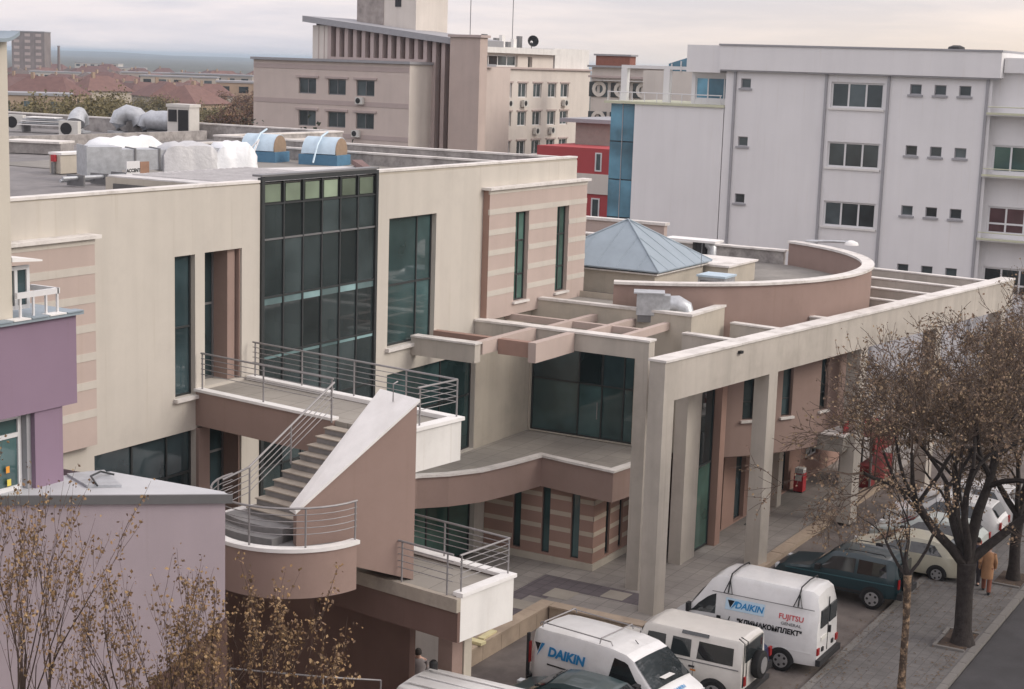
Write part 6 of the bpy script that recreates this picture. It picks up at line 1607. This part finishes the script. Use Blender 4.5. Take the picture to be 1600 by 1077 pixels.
# --- dark forked street tree on the footway
tr = Tree(7)
b0 = V3((47.7, 10.85, -0.02))
tr.wood.tube([b0 + V3((0, 0, -0.1)), b0 + V3((0, 0, 0.12)), b0 + V3((0.0, 0.02, 0.5)), b0 + V3((-0.02, 0.05, 1.6)), b0 + V3((-0.05, 0.05, 2.6))], [0.46, 0.36, 0.27, 0.25, 0.30], 12)
fk = b0 + V3((-0.05, 0.05, 2.5))
for d_, ln, rd in ((V3((-0.3, 0.50, 1.1)), 3.3, 0.17), (V3((0.1, -0.1, 1.3)), 3.6, 0.20), (V3((0.5, -0.75, 1.0)), 3.2, 0.16), (V3((-0.5, 0.0, 1.1)), 3.2, 0.14), (V3((0.15, 0.70, 0.95)), 2.6, 0.14), (V3((0.5, 0.35, 1.1)), 3.3, 0.13)):
    tr.branch(fk + V3((0, 0, tr.r.uniform(-0.2, 0.2))), d_.normalized(), ln, rd, 1, 6, 0.05, 0.95, (3, 5), 0.020, 0.22, 0.62, 0.67)
build_tree('street_tree', 'bare dark forked street tree with brown seed clusters, nearest full trunk', tuple(b0), tr, bark_d, bark_g, tr.leaves(17000, 0.08, seed_m, 0.8, 0.06), seed_m, group='street trees')
# soil pit round the trunk
pit = thing('tree_pit', 'square soil pit with broken kerb round the dark street tree', 'tree pit', (47.7, 10.85, 0))
soil = mat('bare_soil', (0.085, 0.062, 0.05), 0.98, 0.3, 5, 0.8, 30)
part('soil', MB().prism([(47.0, 10.62), (48.7, 10.62), (48.7, 11.45), (47.0, 11.45)], 0.0, 0.03), soil, pit)
for a in (MB().box(46.88, 46.98, 10.6, 11.55, 0, 0.07), MB().box(48.72, 48.82, 10.6, 11.55, 0, 0.06), MB().box(46.9, 48.0, 11.47, 11.57, 0, 0.06), MB().box(48.1, 48.8, 11.5, 11.6, 0, 0.05)): part('kerb_stone', a, kerb_m, pit)
# --- slim tree with peeling bark at the bottom edge
tr = Tree(19); b1 = V3((40.55, 10.72, 0))
tr.wood.tube([b1 + V3((0, 0, -0.1)), b1 + V3((0, 0, 1.4)), b1 + V3((0.05, 0.02, 2.8)), b1 + V3((0.02, 0.06, 4.1))], [0.15, 0.105, 0.095, 0.11], 10)
fk = b1 + V3((0.02, 0.06, 4.05))
for d_, ln, rd in ((V3((-0.2, 0.85, 1.0)), 1.1, 0.06), (V3((0.05, 0.1, 1.2)), 1.4, 0.075), (V3((0.35, -0.6, 1.05)), 1.3, 0.065), (V3((0.3, 0.3, 1.0)), 1.0, 0.05)):
    tr.branch(fk, d_.normalized(), ln, rd, 3, 6, 0.15, 0.7, (2, 3), 0.010, 0.2, 0.6, 0.62)
build_tree('street_tree', 'slim pollarded tree with peeling tan bark at the bottom edge', tuple(b1), tr, bark_p, bark_d, tr.leaves(900, 0.07, seed_m, 0.6, 0.08), seed_m, group='street trees')
# --- third and fourth street trees further along
for (u, v, sd, lab, hh) in ((55.1, 11.0, 31, 'dark street tree beyond the walking person, at the right edge', 2.3), (62.5, 11.2, 44, 'street tree farthest along the footway, crown at the right edge', 2.4)):
    tr = Tree(sd); b2 = V3((u, v, 0))
    tr.wood.tube([b2 + V3((0, 0, -0.1)), b2 + V3((0, 0, 0.5)), b2 + V3((0, 0.03, 1.4)), b2 + V3((0.02, 0, hh))], [0.28, 0.2, 0.18, 0.2], 10)
    fk = b2 + V3((0.02, 0, hh - 0.05))
    for d_, ln, rd in ((V3((-0.2, 0.8, 1.0)), 2.8, 0.12), (V3((0.1, 0.0, 1.2)), 3.1, 0.14), (V3((0.4, -0.7, 0.9)), 2.9, 0.12), (V3((-0.5, -0.1, 0.9)), 2.6, 0.10)):
        tr.branch(fk, d_.normalized(), ln, rd, 1, 6, 0.10, 0.85, (4, 4), 0.015, 0.2, 0.62, 0.66)
    build_tree('street_tree', lab, tuple(b2), tr, bark_d, bark_g, tr.leaves(11000, 0.08, seed_m, 0.8, 0.06), seed_m, group='street trees')
    if u < 60:
        p2 = thing('tree_pit', 'soil pit round the second dark street tree near the right edge', 'tree pit', (u, v, 0))
        part('soil', MB().prism([(u - 0.8, v - 0.4), (u + 0.8, v - 0.4), (u + 0.8, v + 0.5), (u - 0.8, v + 0.5)], 0.0, 0.03), soil, p2)
        part('kerb_stone', MB().box(u - 0.9, u - 0.81, v - 0.4, v + 0.5, 0, 0.06), kerb_m, p2)
# dead leaves blown over the footway and the bays
rnd = random.Random(8); fl_ = MB()
for i in range(2600):
    u = rnd.uniform(38, 62); v_ = rnd.choice((rnd.gauss(13.5, 0.25), rnd.gauss(10.75, 0.2), rnd.uniform(10.7, 18.6), rnd.uniform(10.7, 13.4)))
    if not 10.6 < v_ < 18.6: continue
    z = 0.03 if v_ < 13.75 else -0.085
    a = rnd.uniform(0, 6.28); s_ = rnd.uniform(0.02, 0.055)
    fl_.add([(u + s_ * math.cos(a), v_ + s_ * math.sin(a), z), (u - s_ * 0.5 * math.sin(a), v_ + s_ * 0.5 * math.cos(a), z + rnd.uniform(0, 0.015)), (u - s_ * math.cos(a), v_ - s_ * math.sin(a), z), (u + s_ * 0.5 * math.sin(a), v_ - s_ * 0.5 * math.cos(a), z + 0.004)], [(0, 1, 2, 3)])
solo('fallen_leaves', fl_, mat('fallen_leaf', (0.15, 0.10, 0.06), 0.9, 0.3, 10), kind='stuff')
# --- foreground bushes: tops of small trees with dry leaves
def bush(name, label, base, sd, stems, maxl, cnt, size, sc, mats, ln=2.6, lv=1):
    tr = Tree(sd); b = V3(base)
    zt = stems[0][0]
    tr.wood.tube([b, b + V3((0, 0, zt * 0.5)), b + V3((0, 0, zt))], [0.13, 0.10, 0.09], 8)
    for (z, d_, l_, rd) in stems:
        tr.branch(b + V3((0, 0, z - 0.1)), V3(d_).normalized(), l_, rd, lv, maxl, 0.42, 0.50, (3, 4), 0.008, 0.10, 0.55, 0.60)
    build_tree(name, label, base, tr, mat('brown_stem', (0.085, 0.06, 0.05), 0.95, 0.3, 5), mat('brown_twig', (0.11, 0.075, 0.06), 0.95, 0.3, 5), tr.leaves(cnt, size, mats, 0.8, sc, 0.36), mats, group='leafy trees in the foreground')
bush('leafy_tree', 'young tree with sparse brown leaves and long bare shoots at the left edge', (16.4, 17.5, -0.1), 51,
     [(5.6, (0.0, 0.1, 1), 2.6, 0.04), (6.0, (0.12, -0.15, 1), 2.5, 0.03), (5.9, (-0.12, 0.2, 1), 2.5, 0.03), (5.6, (0.25, 0.2, 1), 2.3, 0.035), (5.6, (-0.25, -0.25, 1), 2.2, 0.035), (5.4, (0.1, -0.4, 1), 2.0, 0.03), (5.2, (-0.3, 0.5, 1), 2.0, 0.03)], 4, 2400, 0.062, 0.04, leaf_m)
bush('leafy_tree', 'young tree with brown leaves in front of the lilac wall', (17.6, 15.9, -0.1), 63,
     [(5.2, (0.0, 0.0, 1), 2.3, 0.04), (5.4, (0.3, -0.35, 1), 2.1, 0.035), (5.4, (-0.25, 0.3, 1), 2.1, 0.035), (5.0, (0.35, 0.1, 1), 2.0, 0.03), (5.0, (-0.3, -0.15, 1), 2.0, 0.03), (5.0, (0.2, -0.6, 1), 2.0, 0.03), (4.8, (-0.3, 0.7, 1), 2.0, 0.03)], 4, 2400, 0.062, 0.04, leaf_m)
bush('leafy_tree', 'denser orange-brown leafy tree before the dark staircase base', (18.5, 15.0, -0.1), 77,
     [(4.4, (0.0, 0.0, 1), 2.3, 0.04), (4.6, (0.3, -0.4, 1), 2.2, 0.035), (4.6, (-0.3, 0.35, 1), 2.3, 0.035), (4.2, (0.4, 0.1, 1), 2.0, 0.03), (4.2, (-0.35, -0.2, 1), 2.0, 0.03), (4.4, (0.2, -0.6, 1), 2.0, 0.03), (4.4, (-0.2, 0.6, 1), 2.1, 0.03), (4.0, (-0.1, -0.9, 1), 1.9, 0.03)], 4, 3800, 0.064, 0.045, leaf_m)
# trees standing in the far town
def crown_tree(px, d_, h, wd_, sd, lab, mats):
    x, y = polar(d_, px); tr = Tree(sd); b = V3((x, y, -0.3)); sc_ = h / 10
    tr.wood.tube([b, b + V3((0, 0, h * 0.3))], [0.35 * sc_, 0.25 * sc_], 8)
    for i in range(7):
        a = 2 * PI * i / 7
        tr.branch(b + V3((0, 0, h * 0.28)), V3((math.cos(a) * wd_, math.sin(a) * wd_, 0.9)).normalized(), h * 0.32, 0.16 * sc_, 1, 4, 0.1, 0.8, (3, 4), 0.05, 0.2, 0.6, 0.66)
    build_tree('town_tree', lab, tuple(b), tr, bark_d, bark_g, tr.leaves(7000, 0.30 * sc_, mats, 0.2, 0.45 * sc_), mats, group='trees of the far town')
olive = [mat('olive_leaf_%d' % i, c, 0.9, 0.2, 2) for i, c in enumerate([(0.21, 0.18, 0.095), (0.17, 0.15, 0.085), (0.25, 0.21, 0.11)])]
rusty = [mat('rusty_leaf_%d' % i, c, 0.9, 0.2, 2) for i, c in enumerate([(0.20, 0.115, 0.08), (0.16, 0.095, 0.075), (0.22, 0.15, 0.09)])]
crown_tree(105, 205, 12.5, 0.85, 81, 'large olive-brown tree behind the left part of the roof', olive)
crown_tree(55, 230, 10.5, 0.8, 82, 'smaller olive tree left of the large olive-brown tree', olive)
crown_tree(150, 240, 11.5, 0.8, 83, 'olive-brown tree just right of the large one', olive)
for i, (px, d_, h) in enumerate(((215, 150, 9.3), (255, 165, 9.0), (300, 140, 9.4), (345, 150, 9.8), (380, 165, 11.0), (185, 170, 9.2))):
    crown_tree(px, d_, h, 1.0, 90 + i, ['rust-brown tree behind the silver cowls', 'rust-brown tree behind the condenser cabinet', 'rust-brown tree right of the condenser cabinet', 'rust-brown tree midway between cabinet and institute', 'tallest rust-brown tree against the institute corner', 'rust-brown tree left of the silver cowls'][i], rusty)
crown_tree(457, 118, 11.3, 0.35, 101, 'small dark conifer in front of the institute windows', [mat('dark_needle', (0.05, 0.06, 0.045), 0.9, 0.2)])
for i, (px, d_, h) in enumerate(((240, 330, 9.5), (290, 380, 9.0), (330, 300, 9.0), (365, 360, 10.0), (200, 420, 9.5), (270, 520, 9.0), (310, 600, 9.5), (130, 520, 9.0), (175, 300, 9.5), (392, 260, 11.0))):
    crown_tree(px, d_, h, 1.0, 120 + i, ['above the cowls', 'above the cabinet', 'right of the cabinet', 'left of the orange-walled block', 'below the white halls', 'before the cream flat-roofed block', 'before the long grey block', 'right of the big olive tree', 'left of the cowls', 'touching the institute corner'][i].join(['bare brownish far-town tree, ', '']), rusty if i % 2 else olive)
